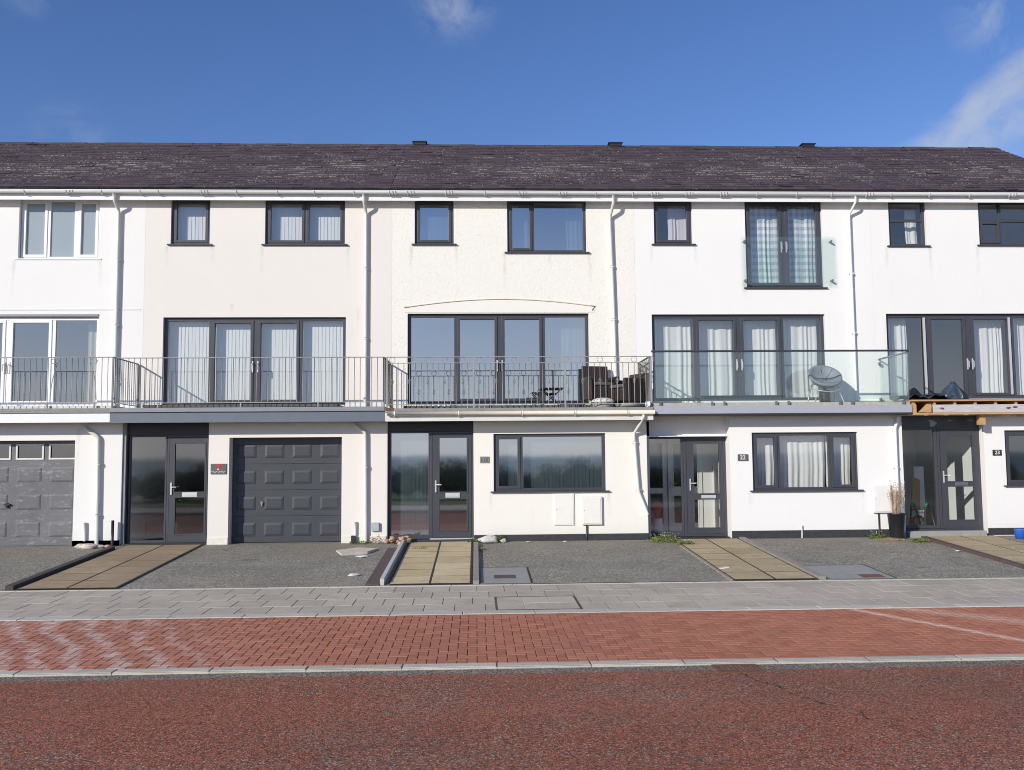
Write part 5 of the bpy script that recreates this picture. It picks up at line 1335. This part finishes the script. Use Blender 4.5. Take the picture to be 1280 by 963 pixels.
# ------------------------------------------------------------------ light, sky, camera
AZ, EL = 44.0, 22.5
sd = Vector((-math.sin(R(AZ))*math.cos(R(EL)), -math.cos(R(AZ))*math.cos(R(EL)), math.sin(R(EL))))
sl = bpy.data.lights.new('sun', 'SUN'); sl.energy = 4.45; sl.angle = R(.55); sl.color = (1.0, .943, .85)
so = bpy.data.objects.new('sun', sl); COL.objects.link(so); so.rotation_euler = (-sd).to_track_quat('-Z', 'Y').to_euler()
w = bpy.data.worlds.new('World'); S.world = w; w.use_nodes = True; nt = w.node_tree; nt.nodes.clear()
N = lambda t, **k: (lambda nd: ([setattr(nd, a, b) for a, b in k.items()], nd)[1])(nt.nodes.new(t))
out = N('ShaderNodeOutputWorld'); bgn = N('ShaderNodeBackground'); sky = N('ShaderNodeTexSky', sky_type='NISHITA')
sky.sun_disc = False; sky.sun_elevation = R(EL); sky.sun_rotation = R(180 + AZ); sky.altitude = 10; sky.air_density = 1.0; sky.dust_density = .12; sky.ozone_density = 2.5
tcn = N('ShaderNodeTexCoord')
def mth(op, a, b=0., clamp=False):
    nd = N('ShaderNodeMath', operation=op); nd.use_clamp = clamp
    for i, v in enumerate((a, b)):
        if isinstance(v, (int, float)): nd.inputs[i].default_value = v
        else: nt.links.new(v, nd.inputs[i])
    return nd.outputs[0]
def cloud(direction, size, scale, stretch, lo, hi, amt, rot=0.):
    d = Vector(direction).normalized()
    vm = N('ShaderNodeVectorMath', operation='DISTANCE'); nt.links.new(tcn.outputs['Generated'], vm.inputs[0]); vm.inputs[1].default_value = d
    mp = N('ShaderNodeMapping'); nt.links.new(tcn.outputs['Generated'], mp.inputs[0]); mp.inputs['Scale'].default_value = stretch; mp.inputs['Rotation'].default_value = (0, rot, 0)
    ns = N('ShaderNodeTexNoise'); nt.links.new(mp.outputs[0], ns.inputs['Vector']); ns.inputs['Scale'].default_value = scale; ns.inputs['Detail'].default_value = 8; ns.inputs['Roughness'].default_value = .62; ns.inputs['Distortion'].default_value = .6
    r = N('ShaderNodeMapRange'); nt.links.new(ns.outputs[0], r.inputs[0]); r.inputs[1].default_value = lo; r.inputs[2].default_value = hi
    f = N('ShaderNodeMapRange', interpolation_type='SMOOTHSTEP'); nt.links.new(vm.outputs['Value'], f.inputs[0]); f.inputs[1].default_value = size; f.inputs[2].default_value = size*.15
    return mth('MULTIPLY', mth('MULTIPLY', r.outputs[0], f.outputs[0]), amt)
csx = N('ShaderNodeSeparateXYZ'); nt.links.new(tcn.outputs['Generated'], csx.inputs[0])
def ns_(sc_, st, rough, rot=0., dist=.3):
    m_ = N('ShaderNodeMapping'); nt.links.new(tcn.outputs['Generated'], m_.inputs[0]); m_.inputs['Scale'].default_value = st; m_.inputs['Rotation'].default_value = (0, rot, 0)
    n_ = N('ShaderNodeTexNoise'); nt.links.new(m_.outputs[0], n_.inputs['Vector']); n_.inputs['Scale'].default_value = sc_; n_.inputs['Detail'].default_value = 9; n_.inputs['Roughness'].default_value = rough; n_.inputs['Distortion'].default_value = dist; return n_.outputs[0]
def smooth(v, a, b):
    nd = N('ShaderNodeMapRange', interpolation_type='SMOOTHSTEP'); nt.links.new(v, nd.inputs[0]); nd.inputs[1].default_value = a; nd.inputs[2].default_value = b; return nd.outputs[0]
sdist = mth('ADD', mth('MULTIPLY', mth('SUBTRACT', csx.outputs[0], .419), .582), mth('MULTIPLY', mth('SUBTRACT', csx.outputs[2], .305), -.813))
wisp = ns_(11, (1, 1, 2.2), .62, R(36)); sdist = mth('ADD', sdist, mth('MULTIPLY', mth('SUBTRACT', wisp, .5), .055))
cl = mth('MULTIPLY', mth('MULTIPLY', smooth(sdist, -.012, .014), smooth(sdist, .085, .03)), mth('MULTIPLY', smooth(ns_(7, (1, 1, 1.6), .6, R(36)), .24, .58), smooth(csx.outputs[0], .37, .415)))
cl = mth('MULTIPLY', mth('MULTIPLY', cl, smooth(csx.outputs[1], .3, .6)), .62)
for a in (((.476, .786, .40), .055, 14, (1, 1, 1.4), .44, .70, .42, R(40)), ((-.022, .89, .470), .062, 13, (1.2, 1, 1.5), .42, .66, .50, R(30)), ((-.385, .868, .308), .045, 16, (1, 1, 2.5), .42, .72, .25, R(-35)), ((-.40, .81, .42), .03, 16, (1, 1, 1.5), .4, .75, .2)):
    cl = mth('MAXIMUM', cl, cloud(*a))
mx = N('ShaderNodeMix', data_type='RGBA'); nt.links.new(cl, mx.inputs[0]); hs = N('ShaderNodeHueSaturation'); hs.inputs['Saturation'].default_value = 1.18; nt.links.new(sky.outputs[0], hs.inputs['Color']); tn = N('ShaderNodeMix', data_type='RGBA', blend_type='MULTIPLY'); tn.inputs[0].default_value = 1; nt.links.new(hs.outputs[0], tn.inputs[6]); tn.inputs[7].default_value = (1.10, .985, 1.22, 1); nt.links.new(tn.outputs[2], mx.inputs[6]); mx.inputs[7].default_value = (5.2, 5.6, 6.2, 1)
# pale sea haze low over the water sunward, added also as neutral facade fill
sx = N('ShaderNodeSeparateXYZ'); nt.links.new(tcn.outputs['Generated'], sx.inputs[0])
def mr(v, a, b, typ='SMOOTHSTEP'):
    nd = N('ShaderNodeMapRange', interpolation_type=typ); nt.links.new(v, nd.inputs[0]); nd.inputs[1].default_value = a; nd.inputs[2].default_value = b; return nd.outputs[0]
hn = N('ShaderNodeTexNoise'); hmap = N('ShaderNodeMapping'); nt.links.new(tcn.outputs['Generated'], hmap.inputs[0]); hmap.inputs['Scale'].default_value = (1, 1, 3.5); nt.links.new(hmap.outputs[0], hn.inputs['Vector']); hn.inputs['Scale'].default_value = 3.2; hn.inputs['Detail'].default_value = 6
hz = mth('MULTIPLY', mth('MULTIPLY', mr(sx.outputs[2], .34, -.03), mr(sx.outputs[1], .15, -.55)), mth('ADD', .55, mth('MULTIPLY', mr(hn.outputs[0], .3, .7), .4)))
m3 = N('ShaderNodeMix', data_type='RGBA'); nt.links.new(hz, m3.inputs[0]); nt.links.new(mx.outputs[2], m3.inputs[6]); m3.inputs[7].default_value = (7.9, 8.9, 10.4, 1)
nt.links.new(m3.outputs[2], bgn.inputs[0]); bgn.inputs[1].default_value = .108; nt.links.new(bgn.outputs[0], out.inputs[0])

cam = bpy.data.cameras.new('camera'); co = bpy.data.objects.new('camera', cam); COL.objects.link(co); S.camera = co
fw = Vector((0.03914188, 0.99608424, 0.07927225)); rt = Vector((0.99922221, -0.03863824, -0.00787788)); up = Vector((0.00478409, -0.07951895, 0.99682187))
co.matrix_world = Matrix(((rt.x, up.x, -fw.x, 0), (rt.y, up.y, -fw.y, -18.511), (rt.z, up.z, -fw.z, 1.65), (0, 0, 0, 1)))
cam.sensor_width = 36; cam.lens = 36 * 1150 / 1280; cam.clip_start = .1; cam.clip_end = 9000
S.view_settings.view_transform = 'Standard'; S.view_settings.look = 'None'; S.view_settings.exposure = 0.0; S.view_settings.gamma = 1
S.view_settings.use_curve_mapping = False
S.cycles.max_bounces = 8; S.cycles.transparent_max_bounces = 16; S.cycles.caustics_reflective = False; S.cycles.caustics_refractive = False
S.cycles.use_denoising = True; S.cycles.pixel_filter_type = 'BLACKMAN_HARRIS'; S.cycles.filter_width = 1.0
